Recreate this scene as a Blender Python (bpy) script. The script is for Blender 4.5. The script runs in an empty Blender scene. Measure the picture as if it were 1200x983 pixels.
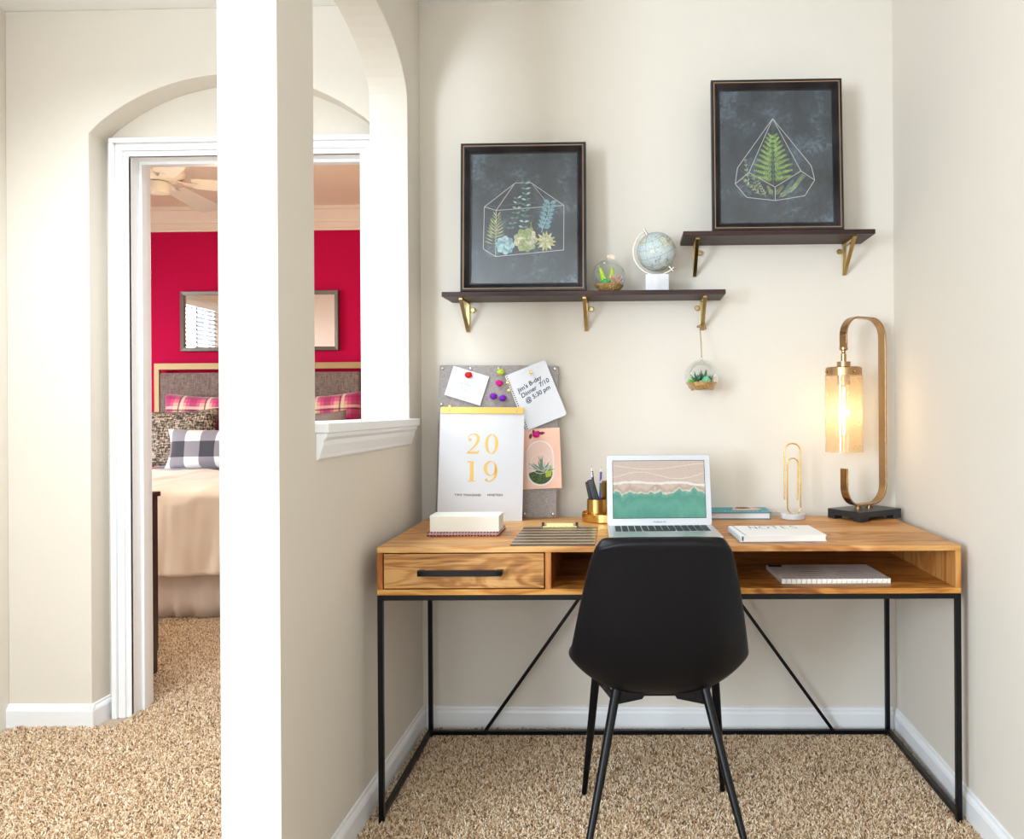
import bpy, bmesh, math, random
from math import pi, sin, cos, radians, atan2, sqrt
from mathutils import Vector, Matrix, Euler

random.seed(7)
D = bpy.data
COL = bpy.context.scene.collection
SC = bpy.context.scene

# ------------------------------------------------------------------ camera
TH, RO, FPX, PPX, PPY = .025, .006, 930., 715., 478.
CAM = Vector((0, 0, 1.133))
fw = Vector((-sin(TH), cos(TH), 0)); r0 = Vector((cos(TH), sin(TH), 0)); u0 = Vector((0, 0, 1))
RT = r0*cos(RO) - u0*sin(RO); UP = u0*cos(RO) + r0*sin(RO)
cd = D.cameras.new('camera'); cam = D.objects.new('camera', cd); COL.objects.link(cam)
m = Matrix((RT, UP, -fw)).transposed().to_4x4(); m.translation = CAM
cam.matrix_world = m
cd.sensor_fit = 'HORIZONTAL'; cd.sensor_width = 36; cd.lens = FPX/1200*36
cd.shift_x = -(PPX-600)/1200; cd.shift_y = -(491.5-PPY)/1200
cd.clip_start = .05
SC.camera = cam

def at(px, py, Y=None, Z=None, X=None):
    d = fw + RT*((px-PPX)/FPX) - UP*((py-PPY)/FPX)
    t = Y/d.y if Y is not None else ((Z-CAM.z)/d.z if Z is not None else X/d.x)
    return CAM + d*t

# ------------------------------------------------------------------ world, lights, exposure
w = D.worlds.new('world'); SC.world = w; w.use_nodes = True
bg = w.node_tree.nodes['Background']; bg.inputs[0].default_value = (.86, .93, 1, 1); bg.inputs[1].default_value = 1.6
SC.view_settings.view_transform = 'Standard'; SC.view_settings.look = 'None'
SC.view_settings.gamma = 1; SC.view_settings.use_curve_mapping = False
SC.view_settings.exposure = 0.0

def area(name, loc, direction, sx, sy, power, color=(1, 1, 1)):
    l = D.lights.new(name, 'AREA'); l.shape = 'RECTANGLE'; l.size = sx; l.size_y = sy; l.energy = power; l.color = color
    o = D.objects.new(name, l); o.location = loc
    o.rotation_euler = Vector(direction).to_track_quat('-Z', 'Y').to_euler(); COL.objects.link(o); return o
area('daylight_hall_window', (-2.32, -1.35, 1.45), (1, .4, 0), 1.2, 1.5, 168, (.74, .875, 1))
area('hall_added_fill', (-1.5, 2.05, 2.555), (0, .05, -1), .9, .7, 25, (.84, .93, 1)).data.spread = radians(120)  # added fill that brightens hall wall and carpet; no known fixture
area('daylight_room_window', (-1.0, -2.95, 1.45), (.12, 1, 0), 1.2, 1.6, 40, (.83, .925, 1))
area('daylight_bedroom_window', (-5.16, 4.33, 1.6), (1, 0, 0), 1.9, 1.45, 195, (.93, .97, 1))

# ------------------------------------------------------------------ materials
def mat(name, col, rough=.5, metal=0., vary=None, bump=None, stretch=None, coat=0., sheen=0., emit=None, spec=None):
    m = D.materials.new(name); m.use_nodes = True; nt = m.node_tree; b = nt.nodes['Principled BSDF']
    b.inputs['Base Color'].default_value = (*col, 1); b.inputs['Roughness'].default_value = rough
    b.inputs['Metallic'].default_value = metal; b.inputs['Coat Weight'].default_value = coat
    b.inputs['Sheen Weight'].default_value = sheen
    if spec is not None: b.inputs['Specular IOR Level'].default_value = spec
    if emit: b.inputs['Emission Color'].default_value = (*emit[0], 1); b.inputs['Emission Strength'].default_value = emit[1]
    if vary or bump:
        tc = nt.nodes.new('ShaderNodeTexCoord'); mp = nt.nodes.new('ShaderNodeMapping')
        if stretch: mp.inputs['Scale'].default_value = stretch
        nt.links.new(tc.outputs['Object'], mp.inputs['Vector'])
    if vary:                                     # (scale, other colour, detail)
        n = nt.nodes.new('ShaderNodeTexNoise'); n.inputs['Scale'].default_value = vary[0]
        n.inputs['Detail'].default_value = vary[2] if len(vary) > 2 else 3
        mx = nt.nodes.new('ShaderNodeMix'); mx.data_type = 'RGBA'
        rp = nt.nodes.new('ShaderNodeMapRange'); rp.inputs[1].default_value = .35; rp.inputs[2].default_value = .65
        nt.links.new(mp.outputs[0], n.inputs['Vector']); nt.links.new(n.outputs['Fac'], rp.inputs[0])
        nt.links.new(rp.outputs[0], mx.inputs['Factor'])
        mx.inputs['A'].default_value = (*col, 1); mx.inputs['B'].default_value = (*vary[1], 1)
        nt.links.new(mx.outputs['Result'], b.inputs['Base Color'])
    if bump:                                     # (scale, strength, distance)
        n = nt.nodes.new('ShaderNodeTexNoise'); n.inputs['Scale'].default_value = bump[0]; n.inputs['Detail'].default_value = 4
        bp = nt.nodes.new('ShaderNodeBump'); bp.inputs['Strength'].default_value = bump[1]; bp.inputs['Distance'].default_value = bump[2]
        nt.links.new(mp.outputs[0], n.inputs['Vector']); nt.links.new(n.outputs['Fac'], bp.inputs['Height'])
        nt.links.new(bp.outputs[0], b.inputs['Normal'])
    return m

class NT:
    """small helper to write node math"""
    def __init__(s, m): s.m = m; s.nt = m.node_tree
    def new(s, t, **k):
        n = s.nt.nodes.new(t)
        for a, v in k.items(): setattr(n, a, v)
        return n
    def put(s, v, sock):
        if isinstance(v, bpy.types.NodeSocket): s.nt.links.new(v, sock)
        else: sock.default_value = v
    def math(s, op, a, b=0., c=None):
        n = s.new('ShaderNodeMath', operation=op); s.put(a, n.inputs[0]); s.put(b, n.inputs[1])
        if c is not None: s.put(c, n.inputs[2])
        return n.outputs[0]
    def xyz(s, coord='Object'):
        tc = s.new('ShaderNodeTexCoord'); sp = s.new('ShaderNodeSeparateXYZ'); s.nt.links.new(tc.outputs[coord], sp.inputs[0])
        return tc.outputs[coord], sp.outputs
    def noise(s, vec, scale, detail=3, scl=None, dist=0.):
        if scl:
            mp = s.new('ShaderNodeMapping'); mp.inputs['Scale'].default_value = scl; s.nt.links.new(vec, mp.inputs[0]); vec = mp.outputs[0]
        n = s.new('ShaderNodeTexNoise'); n.inputs['Scale'].default_value = scale; n.inputs['Detail'].default_value = detail
        n.inputs['Distortion'].default_value = dist; s.nt.links.new(vec, n.inputs['Vector']); return n.outputs['Fac']
    def ramp(s, fac, stops, interp='LINEAR'):
        r = s.new('ShaderNodeValToRGB'); r.color_ramp.interpolation = interp; e = r.color_ramp.elements
        while len(e) < len(stops): e.new(.5)
        for i, (p, c) in enumerate(stops): e[i].position = p; e[i].color = (*c, 1)
        s.put(fac, r.inputs[0]); return r.outputs[0]
    def mix(s, f, a, b, blend='MIX'):
        n = s.new('ShaderNodeMix', data_type='RGBA', blend_type=blend); s.put(f, n.inputs['Factor'])
        s.put(a if isinstance(a, bpy.types.NodeSocket) else (*a, 1), n.inputs['A']); s.put(b if isinstance(b, bpy.types.NodeSocket) else (*b, 1), n.inputs['B'])
        return n.outputs['Result']
    def bsdf(s, name, v): s.put(v, s.nt.nodes['Principled BSDF'].inputs[name])
    def bump(s, h, strength, dist):
        b = s.new('ShaderNodeBump'); b.inputs['Strength'].default_value = strength; b.inputs['Distance'].default_value = dist
        s.put(h, b.inputs['Height']); s.bsdf('Normal', b.outputs[0])

M = {}
M['wall'] = mat('wall_paint', (.74, .68, .595), .85, bump=(130, .12, .003))
M['ceil'] = mat('ceiling_paint', (.88, .87, .85), .9, bump=(90, .1, .003))
M['trim'] = mat('white_trim_paint', (.87, .875, .88), .35)
M['red'] = mat('raspberry_wall_paint', (.52, .001, .060), .8, spec=.15, bump=(120, .1, .002))
M['cream'] = mat('cream_paint', (.86, .74, .62), .8)
M['black'] = mat('black_metal', (.003, .003, .004), .34, bump=(200, .05, .0005), spec=.25)
M['leather'] = mat('black_leather', (.0035, .0035, .005), .38, bump=(380, .25, .0008), spec=.22)
M['brass'] = mat('brushed_brass', (.50, .36, .14), .28, 1., vary=(14, (.62, .47, .22)), stretch=(1, 1, .1))
M['gold'] = mat('polished_gold', (.80, .52, .16), .25, 1.)
M['goldink'] = mat('gold_foil_print', (.80, .50, .12), .45, .25)
M['bronze'] = mat('antique_brass', (.42, .25, .12), .25, 1., vary=(5, (.52, .33, .17)))
M['silver'] = mat('silver_aluminium', (.66, .68, .70), .32, .85)
M['nickel'] = mat('brushed_nickel', (.70, .64, .56), .3, 1.)
M['paper'] = mat('white_paper', (.76, .77, .81), .7, vary=(3, (.73, .74, .78)))
M['creampaper'] = mat('cream_paper', (.86, .83, .74), .75, vary=(60, (.82, .79, .70)), stretch=(.02, .02, 6))
M['marble'] = mat('white_marble', (.70, .70, .71), .35, vary=(18, (.52, .53, .56), 6))
M['ink'] = mat('navy_ink', (.03, .045, .12), .6)
M['inkblack'] = mat('black_ink', (.03, .03, .035), .6)
M['inkpale'] = mat('faded_ink', (.36, .42, .52), .7)
M['espresso'] = mat('espresso_wood', (.018, .007, .006), .45, vary=(7, (.055, .02, .016), 6), stretch=(.5, 6, 9), bump=(40, .15, .0006), spec=.3)
M['underside'] = mat('pale_shelf_underside', (.16, .11, .095), .5)
M['framewood'] = mat('dark_frame_wood', (.007, .006, .007), .28, spec=.35, vary=(8, (.03, .026, .028)))
M['framegold'] = mat('worn_gold_edge', (.42, .24, .10), .5)
M['darkwood'] = mat('dark_brown_wood', (.035, .015, .010), .35)
M['linen'] = mat('grey_linen', (.35, .31, .29), .9)
M['twine'] = mat('jute_twine', (.38, .20, .07), .9)
M['raffia'] = mat('pale_raffia', (.88, .72, .55), .8)
M['fanwhite'] = mat('fan_white', (.66, .61, .54), .4)
M['blackrubber'] = mat('black_keys', (.02, .02, .022), .5)
M['screenblack'] = mat('black_plastic', (.01, .01, .011), .3)

def weave(name, ca, cb, sx, sz):
    m = mat(name, ca, .9, sheen=.2); t = NT(m); v, s = t.xyz()
    a = t.noise(v, 1, 2, (sx, sx, sz)); b = t.noise(v, 1, 2, (sz, sz, sx))
    f = t.math('ADD', t.math('MULTIPLY', a, .5), t.math('MULTIPLY', b, .5))
    t.bsdf('Base Color', t.ramp(f, [(.38, ca), (.62, cb)])); t.bump(f, .4, .001); return m
M['linen'] = weave('grey_linen', (.24, .21, .20), (.44, .40, .38), 60, 700)
M['bedpanel'] = weave('taupe_linen', (.12, .085, .075), (.27, .21, .19), 25, 160)

def wood(name, along, dark, mid, light, sc=1., knots=True, rough=.42):
    m = mat(name, mid, rough, spec=.3); t = NT(m); v, s = t.xyz()
    scl = [8*sc]*3; scl[along] = 1.7*sc
    fine = [120*sc]*3; fine[along] = 5*sc
    warp = t.noise(v, 1, 3, tuple(scl), .9)
    ring = t.math('SINE', t.math('MULTIPLY', warp, 46))
    g = t.noise(v, 1, 5, tuple(fine))
    f = t.math('ADD', t.math('MULTIPLY', ring, .10), t.math('ADD', t.math('MULTIPLY', warp, .5), t.math('MULTIPLY', g, .38)))
    big = [2.6]*3; big[along] = .9
    f = t.math('ADD', f, t.math('MULTIPLY', t.math('SUBTRACT', t.noise(v, 1, 1, tuple(big)), .5), .55))
    t.bsdf('Base Color', t.ramp(f, [(.22, dark), (.42, mid), (.62, light)])); t.bump(g, .15, .0006); return m
M['woodtop'] = wood('mango_wood_lit_top', 0, (.30, .105, .024), (.54, .245, .072), (.68, .39, .15), 1.)  # same wood as the fronts, paler: light on the top put into colour
M['woodfront'] = wood('mango_wood_edge', 0, (.20, .06, .009), (.50, .20, .034), (.66, .34, .085), 1.2)
M['wooddrawer'] = wood('mango_wood_drawer', 0, (.15, .055, .012), (.40, .17, .042), (.60, .33, .115), 1.7)
M['woodside'] = wood('mango_wood_end_grain', 2, (.22, .05, .009), (.44, .15, .03), (.58, .28, .08))

def thin_glass(name, tint=(1, 1, 1), gloss=(1, 1, 1), rough=.02, k=1.45, base=0.):
    m = D.materials.new(name); m.use_nodes = True; nt = m.node_tree; nt.nodes.clear()
    o = nt.nodes.new('ShaderNodeOutputMaterial'); mx = nt.nodes.new('ShaderNodeMixShader'); t = nt.nodes.new('ShaderNodeBsdfTransparent')
    g = nt.nodes.new('ShaderNodeBsdfGlossy'); lw_ = nt.nodes.new('ShaderNodeLayerWeight'); pw_ = nt.nodes.new('ShaderNodeMath'); pw_.operation = 'POWER'; pw_.inputs[1].default_value = 2.2 if k < 1.5 else 5.
    fr = nt.nodes.new('ShaderNodeMath'); fr.operation = 'MULTIPLY_ADD'; fr.inputs[1].default_value = .75; fr.inputs[2].default_value = .05 if k < 1.5 else .018
    nt.links.new(lw_.outputs['Facing'], pw_.inputs[0]); nt.links.new(pw_.outputs[0], fr.inputs[0])
    t.inputs[0].default_value = (*tint, 1); g.inputs[0].default_value = (*gloss, 1); g.inputs['Roughness'].default_value = rough
    ad = nt.nodes.new('ShaderNodeMath'); ad.operation = 'ADD'; ad.inputs[1].default_value = base; ad.use_clamp = True
    nt.links.new(fr.outputs[0], ad.inputs[0]); nt.links.new(ad.outputs[0], mx.inputs[0]); nt.links.new(t.outputs[0], mx.inputs[1])
    nt.links.new(g.outputs[0], mx.inputs[2]); nt.links.new(mx.outputs[0], o.inputs[0]); return m
M['glass'] = thin_glass('clear_glass', (.93, .95, .95))
M['picglass'] = thin_glass('picture_glass', (.98, .98, .98), k=1.5, base=.02)

def amber():
    m = D.materials.new('seeded_amber_glass'); m.use_nodes = True; nt = m.node_tree; nt.nodes.clear(); t = NT(m)
    o = t.new('ShaderNodeOutputMaterial'); v, s = t.xyz()
    tr = t.new('ShaderNodeBsdfTransparent'); tl = t.new('ShaderNodeBsdfTranslucent'); gl = t.new('ShaderNodeBsdfGlossy'); df = t.new('ShaderNodeBsdfDiffuse')
    tr.inputs[0].default_value = (1, .94, .84, 1); tl.inputs[0].default_value = (.95, .80, .60, 1); df.inputs[0].default_value = (.90, .74, .52, 1)
    gl.inputs['Roughness'].default_value = .08
    n = t.noise(v, 260, 2); f = t.math('MULTIPLY_ADD', t.math('GREATER_THAN', n, .60), .22, .18)
    a = t.new('ShaderNodeMixShader'); nt.links.new(tl.outputs[0], a.inputs[1]); nt.links.new(df.outputs[0], a.inputs[2]); a.inputs[0].default_value = .35
    b = t.new('ShaderNodeMixShader'); t.put(f, b.inputs[0]); nt.links.new(tr.outputs[0], b.inputs[1]); nt.links.new(a.outputs[0], b.inputs[2])
    c = t.new('ShaderNodeMixShader'); lw_ = t.new('ShaderNodeLayerWeight'); nt.links.new(t.math('MULTIPLY_ADD', t.math('POWER', lw_.outputs['Facing'], 4.), .5, .03), c.inputs[0])
    nt.links.new(b.outputs[0], c.inputs[1]); nt.links.new(gl.outputs[0], c.inputs[2]); nt.links.new(c.outputs[0], o.inputs[0]); return m
M['amber'] = amber()

# ------------------------------------------------------------------ mesh builder
class B:
    def __init__(s): s.v = []; s.f = []; s.mi = []; s.k = 0; s.T = None
    def add(s, vs, fs):
        b = len(s.v)
        if s.T is not None: vs = [s.T @ Vector(p) for p in vs]
        s.v += [tuple(p) for p in vs]; s.f += [tuple(i+b for i in f) for f in fs]; s.mi += [s.k]*len(fs); return s
    def box(s, x0, x1, y0, y1, z0, z1):
        return s.add([(x, y, z) for x in (x0, x1) for y in (y0, y1) for z in (z0, z1)],
                     [(0, 1, 3, 2), (4, 6, 7, 5), (0, 4, 5, 1), (2, 3, 7, 6), (0, 2, 6, 4), (1, 5, 7, 3)])
    def prism(s, pts, a, b, axis='y'):
        n = len(pts)
        def P(p, t): return {'y': (p[0], t, p[1]), 'x': (t, p[0], p[1]), 'z': (p[0], p[1], t)}[axis]
        return s.add([P(p, a) for p in pts] + [P(p, b) for p in pts],
                     [tuple(range(n))[::-1], tuple(range(n, 2*n))] + [(i, (i+1) % n, n+(i+1) % n, n+i) for i in range(n)])
    def tube(s, path, r, n=10, closed=False, cap=True, flat=None):
        P = [Vector(p) for p in path]; m = len(P); R = r if isinstance(r, (list, tuple)) else [r]*m
        vs = []; up = None
        for i in range(m):
            a = P[(i-1) % m] if closed or i > 0 else P[i]; b = P[(i+1) % m] if closed or i < m-1 else P[i]
            t = (b-a).normalized()
            if flat is not None: up = Vector(flat)
            elif up is None: up = Vector((0, 0, 1)) if abs(t.z) < .9 else Vector((0, 1, 0))
            u = (up - t*up.dot(t)).normalized(); w = t.cross(u); up = u
            for k in range(n):
                q = 2*pi*k/n; vs.append(P[i] + (u*cos(q) + w*sin(q))*R[i])
        fs = []
        for i in range(m if closed else m-1):
            j = (i+1) % m
            fs += [(i*n+k, i*n+(k+1) % n, j*n+(k+1) % n, j*n+k) for k in range(n)]
        if cap and not closed: fs += [tuple(range(n))[::-1], tuple(range((m-1)*n, m*n))]
        return s.add(vs, fs)
    def strip(s, path, side, wd, th, closed=False):
        """flat bar: side = unit vector across its width, th thickness"""
        P = [Vector(p) for p in path]; m = len(P); S = Vector(side); vs = []
        for i in range(m):
            a = P[(i-1) % m] if closed or i > 0 else P[i]; b = P[(i+1) % m] if closed or i < m-1 else P[i]
            t = (b-a).normalized(); nn = t.cross(S).normalized()
            for (u, q) in ((-1, -1), (1, -1), (1, 1), (-1, 1)): vs.append(P[i] + S*(u*wd/2) + nn*(q*th/2))
        fs = []
        for i in range(m if closed else m-1):
            j = (i+1) % m; fs += [(i*4+k, i*4+(k+1) % 4, j*4+(k+1) % 4, j*4+k) for k in range(4)]
        if not closed: fs += [(3, 2, 1, 0), tuple(range((m-1)*4, m*4))]
        return s.add(vs, fs)
    def lathe(s, prof, n=24, c=(0, 0, 0), axis='z', close=False):
        vs = []; fs = []; m = len(prof)
        for (r, z) in prof:
            for k in range(n):
                q = 2*pi*k/n; x, y = r*cos(q), r*sin(q)
                p = (x, y, z) if axis == 'z' else ((x, -z, y) if axis == 'y' else (z, x, y))
                vs.append((p[0]+c[0], p[1]+c[1], p[2]+c[2]))
        for i in range(m if close else m-1):
            j = (i+1) % m; fs += [(i*n+k, i*n+(k+1) % n, j*n+(k+1) % n, j*n+k) for k in range(n)]
        if not close: fs += [tuple(range(n))[::-1], tuple(range((m-1)*n, m*n))]
        return s.add(vs, fs)
    def cyl(s, c, r, h, n=20, axis='z'): return s.lathe([(r, 0), (r, h)], n, c, axis)
    def ball(s, c, r, n=14, m=8, cut=None):
        rr = (r, r, r) if not isinstance(r, (tuple, list)) else r; vs = []; fs = []
        for i in range(m+1):
            p = pi*(i+.02)/(m+.04)
            for k in range(n):
                q = 2*pi*k/n; vs.append((c[0]+rr[0]*sin(p)*cos(q), c[1]+rr[1]*sin(p)*sin(q), c[2]+rr[2]*cos(p)))
        fs = [(i*n+k, (i+1)*n+k, (i+1)*n+(k+1) % n, i*n+(k+1) % n) for i in range(m) for k in range(n)]
        fs += [tuple(range(n)), tuple(range(m*n, (m+1)*n))[::-1]]
        return s.add(vs, fs)
    def frame(s, w, h, prof, cx=0, cz=0, y=0):
        """mitred rectangular frame in the xz plane; prof = (inset, forward) loop"""
        n = len(prof); vs = []
        for (sx, sz) in ((-1, -1), (1, -1), (1, 1), (-1, 1)):
            for (i, d) in prof: vs.append((cx+sx*(w/2-i), y-d, cz+sz*(h/2-i)))
        fs = [(a*n+k, ((a+1) % 4)*n+k, ((a+1) % 4)*n+(k+1) % n, a*n+(k+1) % n) for a in range(4) for k in range(n)]
        return s.add(vs, fs)
    def ribbon(s, pts, ws, y=0, th=.0003):
        P = [Vector((p[0], 0, p[1])) for p in pts]; m = len(P); W = ws if isinstance(ws, (list, tuple)) else [ws]*m; vs = []
        for i in range(m):
            a = P[max(i-1, 0)]; b = P[min(i+1, m-1)]; t = (b-a).normalized(); nn = Vector((-t.z, 0, t.x))
            vs += [P[i]+nn*W[i]/2+Vector((0, y, 0)), P[i]-nn*W[i]/2+Vector((0, y, 0))]
        return s.add(vs, [(2*i, 2*i+1, 2*i+3, 2*i+2) for i in range(m-1)])
    def leaf(s, x, z, ln, wd, ang, y=0, tip=.5):
        d = Vector((cos(ang), 0, sin(ang))); nn = Vector((-sin(ang), 0, cos(ang))); o = Vector((x, y, z))
        vs = [o, o+d*ln*.3+nn*wd*.42, o+d*ln*.6+nn*wd*.5*(1.4-tip), o+d*ln, o+d*ln*.6-nn*wd*.5*(1.4-tip), o+d*ln*.3-nn*wd*.42]
        return s.add(vs, [(0, 5, 4, 3, 2, 1)])
    def petal(s, x, z, ln, wd, ang, y=0):
        d = Vector((cos(ang), 0, sin(ang))); nn = Vector((-sin(ang), 0, cos(ang))); o = Vector((x, y, z))
        pr = [(.12, .25), (.35, .43), (.6, .5), (.82, .36), (.94, .16)]
        vs = [o] + [o+d*ln*a+nn*wd*b for a, b in pr] + [o+d*ln] + [o+d*ln*a-nn*wd*b for a, b in pr[::-1]]
        return s.add(vs, [tuple(range(len(vs)))[::-1]])
    def build(s, name, ms, parent=None, smooth=0, bev=0., loc=None, rot=None, kind=None, seg=2):
        me = D.meshes.new(name); me.from_pydata(s.v, [], s.f); me.validate()
        bm = bmesh.new(); bm.from_mesh(me); bmesh.ops.recalc_face_normals(bm, faces=bm.faces); bm.to_mesh(me); bm.free()
        for q in (ms if isinstance(ms, (list, tuple)) else [ms]): me.materials.append(q if not isinstance(q, str) else M[q])
        if isinstance(ms, (list, tuple)) and len(s.mi) == len(me.polygons):
            for p, k in zip(me.polygons, s.mi): p.material_index = k
        if smooth:
            me.shade_smooth(); me.set_sharp_from_angle(angle=radians(smooth))
        o = D.objects.new(name, me); COL.objects.link(o)
        if parent: o.parent = parent
        if loc is not None: o.location = loc
        if rot is not None: o.rotation_euler = rot
        if bev:
            b = o.modifiers.new('bevel', 'BEVEL'); b.width = bev; b.segments = seg; b.limit_method = 'ANGLE'; b.angle_limit = radians(40)
        if kind: o['kind'] = kind
        return o
def tag(o, label, cat, group=None):
    o['label'] = label; o['category'] = cat
    if group: o['group'] = group
    return o
def thing(name, label, cat, loc=(0, 0, 0), rot=(0, 0, 0), group=None):
    o = D.objects.new(name, None); o.location = loc; o.rotation_euler = rot; o.empty_display_size = .05
    COL.objects.link(o); return tag(o, label, cat, group)
def text(s, size, name, m, parent, loc, rot=(pi/2, 0, 0), align='LEFT', shear=0., offset=0., space=1.):
    c = D.curves.new(name, 'FONT'); c.body = s; c.size = size; c.align_x = align; c.shear = shear; c.offset = offset
    c.space_character = space; c.extrude = 0
    o = D.objects.new('tmp_text', c); COL.objects.link(o); bpy.context.view_layer.update()
    me = D.meshes.new_from_object(o.evaluated_get(bpy.context.evaluated_depsgraph_get())); D.objects.remove(o)
    me.materials.clear(); me.materials.append(M[m]); me.name = name
    r = D.objects.new(name, me); COL.objects.link(r); r.parent = parent; r.location = loc; r.rotation_euler = rot; return r

def holed(outer, holes, a, b, axis='y'):
    """slab with openings: outer and holes are 2D loops, extruded from a to b"""
    bm = bmesh.new()
    def P(p, t): return {'y': (p[0], t, p[1]), 'x': (t, p[0], p[1]), 'z': (p[0], p[1], t)}[axis]
    for t in (a, b):
        es = []
        for lp in [outer]+holes:
            vs = [bm.verts.new(P(p, t)) for p in lp]
            es += [bm.edges.new((vs[i], vs[(i+1) % len(vs)])) for i in range(len(vs))]
        bmesh.ops.triangle_fill(bm, use_beauty=True, use_dissolve=False, edges=es)
    for lp in [outer]+holes:
        n = len(lp); v0 = [bm.verts.new(P(p, a)) for p in lp]; v1 = [bm.verts.new(P(p, b)) for p in lp]
        for i in range(n): bm.faces.new((v0[i], v0[(i+1) % n], v1[(i+1) % n], v1[i]))
    bmesh.ops.remove_doubles(bm, verts=bm.verts, dist=1e-5); bmesh.ops.recalc_face_normals(bm, faces=bm.faces)
    bb = B(); bm.verts.ensure_lookup_table(); bb.add([v.co[:] for v in bm.verts], [[v.index for v in f.verts] for f in bm.faces]); bm.free(); return bb

# ------------------------------------------------------------------ the setting
CZ = 2.572; XL = -.74; XR = .925; YW = 2.8
def S(b, name, m, **k):
    o = b.build(name, m, **k); o['kind'] = 'structure'; return o
floor_m = mat('carpet_backing', (.33, .24, .165), .95, vary=(160, (.50, .40, .30)))
S(B().box(-5.1, 3, -3.2, 6.5, -.12, 0), 'floor', floor_m)
S(B().box(-2.45, .95, -3.2, 2.93, CZ, CZ+.12), 'ceiling', 'ceil')
S(B().box(XL-.124, XR+.12, YW, 2.92, 0, CZ), 'wall_alcove_back', 'wall')
S(B().box(XR, XR+.12, -3.2, YW, 0, CZ), 'wall_right', 'wall')
def arch_pts(x0, x1, zs, rise, n=24, ell=True):
    c = (x0+x1)/2; h = (x1-x0)/2; pts = []
    R = (h*h+rise*rise)/(2*rise)
    for i in range(n+1):
        if ell: a = pi*i/n; x = -h*cos(a); z = rise*sin(a)
        else: x = -h+2*h*i/n; z = sqrt(max(R*R-x*x, 0))-(R-rise)
        pts.append((c+x, zs+z))
    return pts
# partition with the arched pass-through
op = [(1.849, 1.085), (1.849, 2.16)] + arch_pts(1.849, 2.642, 2.165, .178)[1:-1] + [(2.642, 2.16), (2.642, 1.085)]
pw = holed([(1.655, 0), (YW, 0), (YW, CZ), (1.655, CZ)], [op], XL-.128, XL, 'x')
S(pw, 'wall_partition', 'wall', bev=.003)
# hall wall with arched niche down to the floor
nx0, nx1 = -1.937, -.895
hp = [(-2.24, 0), (nx0, 0), (nx0, 2.13)] + arch_pts(nx0, nx1, 2.135, .20, ell=False)[1:-1] + [(nx1, 2.13), (nx1, 0), (XL-.128, 0), (XL-.128, CZ), (-2.24, CZ)]
S(B().prism(hp, YW, 2.90), 'wall_hall', 'wall', bev=.003)
DX0, DX1, DZ = -1.846, -.985, 2.072
dp = [(-2.3, 0), (DX0-.02, 0), (DX0-.02, DZ+.02), (DX1+.02, DZ+.02), (DX1+.02, 0), (.95, 0), (.95, 2.8), (-5.1, 2.8), (-5.1, 0)]
wd = B(); wd.prism([(-5.1, 0), (DX0-.02, 0), (DX0-.02, DZ+.02), (DX1+.02, DZ+.02), (DX1+.02, 0), (.2, 0), (.2, 2.9), (-5.1, 2.9)], 2.921, 3.0)
S(wd, 'wall_bedroom_front', 'cream')
# paint on the hall side of the niche
nb = [(nx0-.05, 0), (DX0-.02, 0), (DX0-.02, DZ+.02), (DX1+.02, DZ+.02), (DX1+.02, 0), (nx1+.02, 0), (nx1+.02, CZ), (nx0-.05, CZ)]
S(B().prism(nb, 2.90, 2.921), 'wall_niche_back', 'wall')
# door lining and casing (mitred by stepped profiles)
j = B(); j.box(DX0-.02, DX0, 2.886, 3.02, 0, DZ+.02); j.box(DX1, DX1+.02, 2.886, 3.02, 0, DZ+.02); j.box(DX0, DX1, 2.886, 3.02, DZ, DZ+.02)
j.box(DX0, DX0+.012, 2.945, 2.98, 0, DZ-.012); j.box(DX1-.012, DX1, 2.945, 2.98, 0, DZ-.012); j.box(DX0, DX1, 2.945, 2.98, DZ-.012, DZ)
S(j, 'door_1', 'trim', bev=.0015)
c = B(); T = .064
for (a, d0) in ((0, .012), (.014, .018), (.034, .024), (.048, .034)):
    z = DZ+T-a if a < .03 else DZ+T-.0
steps = [(0.0, .020, .016), (.020, .046, .022), (.046, .064, .034)]         # outward bands: inner edge -> outer edge
for (a, b_, d) in steps:
    c.box(DX0-b_, DX0-a, 2.90-d, 2.90, 0, DZ+a); c.box(DX1+a, DX1+b_, 2.90-d, 2.90, 0, DZ+a); c.box(DX0-b_, DX1+b_, 2.90-d, 2.90, DZ+a, DZ+b_)
S(c, 'trim_1', 'trim', bev=.003)
# left hall corner wall, with the tall window that lights the hall (outside the frame)
S(holed([(-3.2, 0), (YW+.1, 0), (YW+.1, CZ), (-3.2, CZ)], [[(-2.4, .3), (-.3, .3), (-.3, 2.5), (-2.4, 2.5)]], -2.36, -2.24, 'x'), 'wall_left', 'wall')
wf = B(); wf.box(-2.355, -2.345, -1.38, -1.32, .35, 2.4); wf.box(-2.355, -2.345, -2.4, -.3, 1.35, 1.40)
for (a, b_, c_, d) in ((-2.4, -2.34, .3, 2.5), (-.36, -.3, .3, 2.5)): wf.box(-2.36, -2.2, a, b_, c_, d)
S(wf, 'window_1', 'trim')
S(holed([(-2.34, 0), (1.05, 0), (1.05, CZ), (-2.34, CZ)], [[(-1.75, .45), (1.05-.1, .45), (1.05-.1, 2.4), (-1.75, 2.4)]], -3.2, -3.08, 'y'), 'wall_behind', 'wall')
wf = B()
for x in (-1.75, -.87, .01, .89): wf.box(x, x+.06, -3.19, -3.09, .45, 2.4)
for z in (.45, 1.4, 2.34): wf.box(-1.75, .95, -3.18, -3.10, z, z+.06)
S(wf, 'window_2', 'trim')
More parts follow.
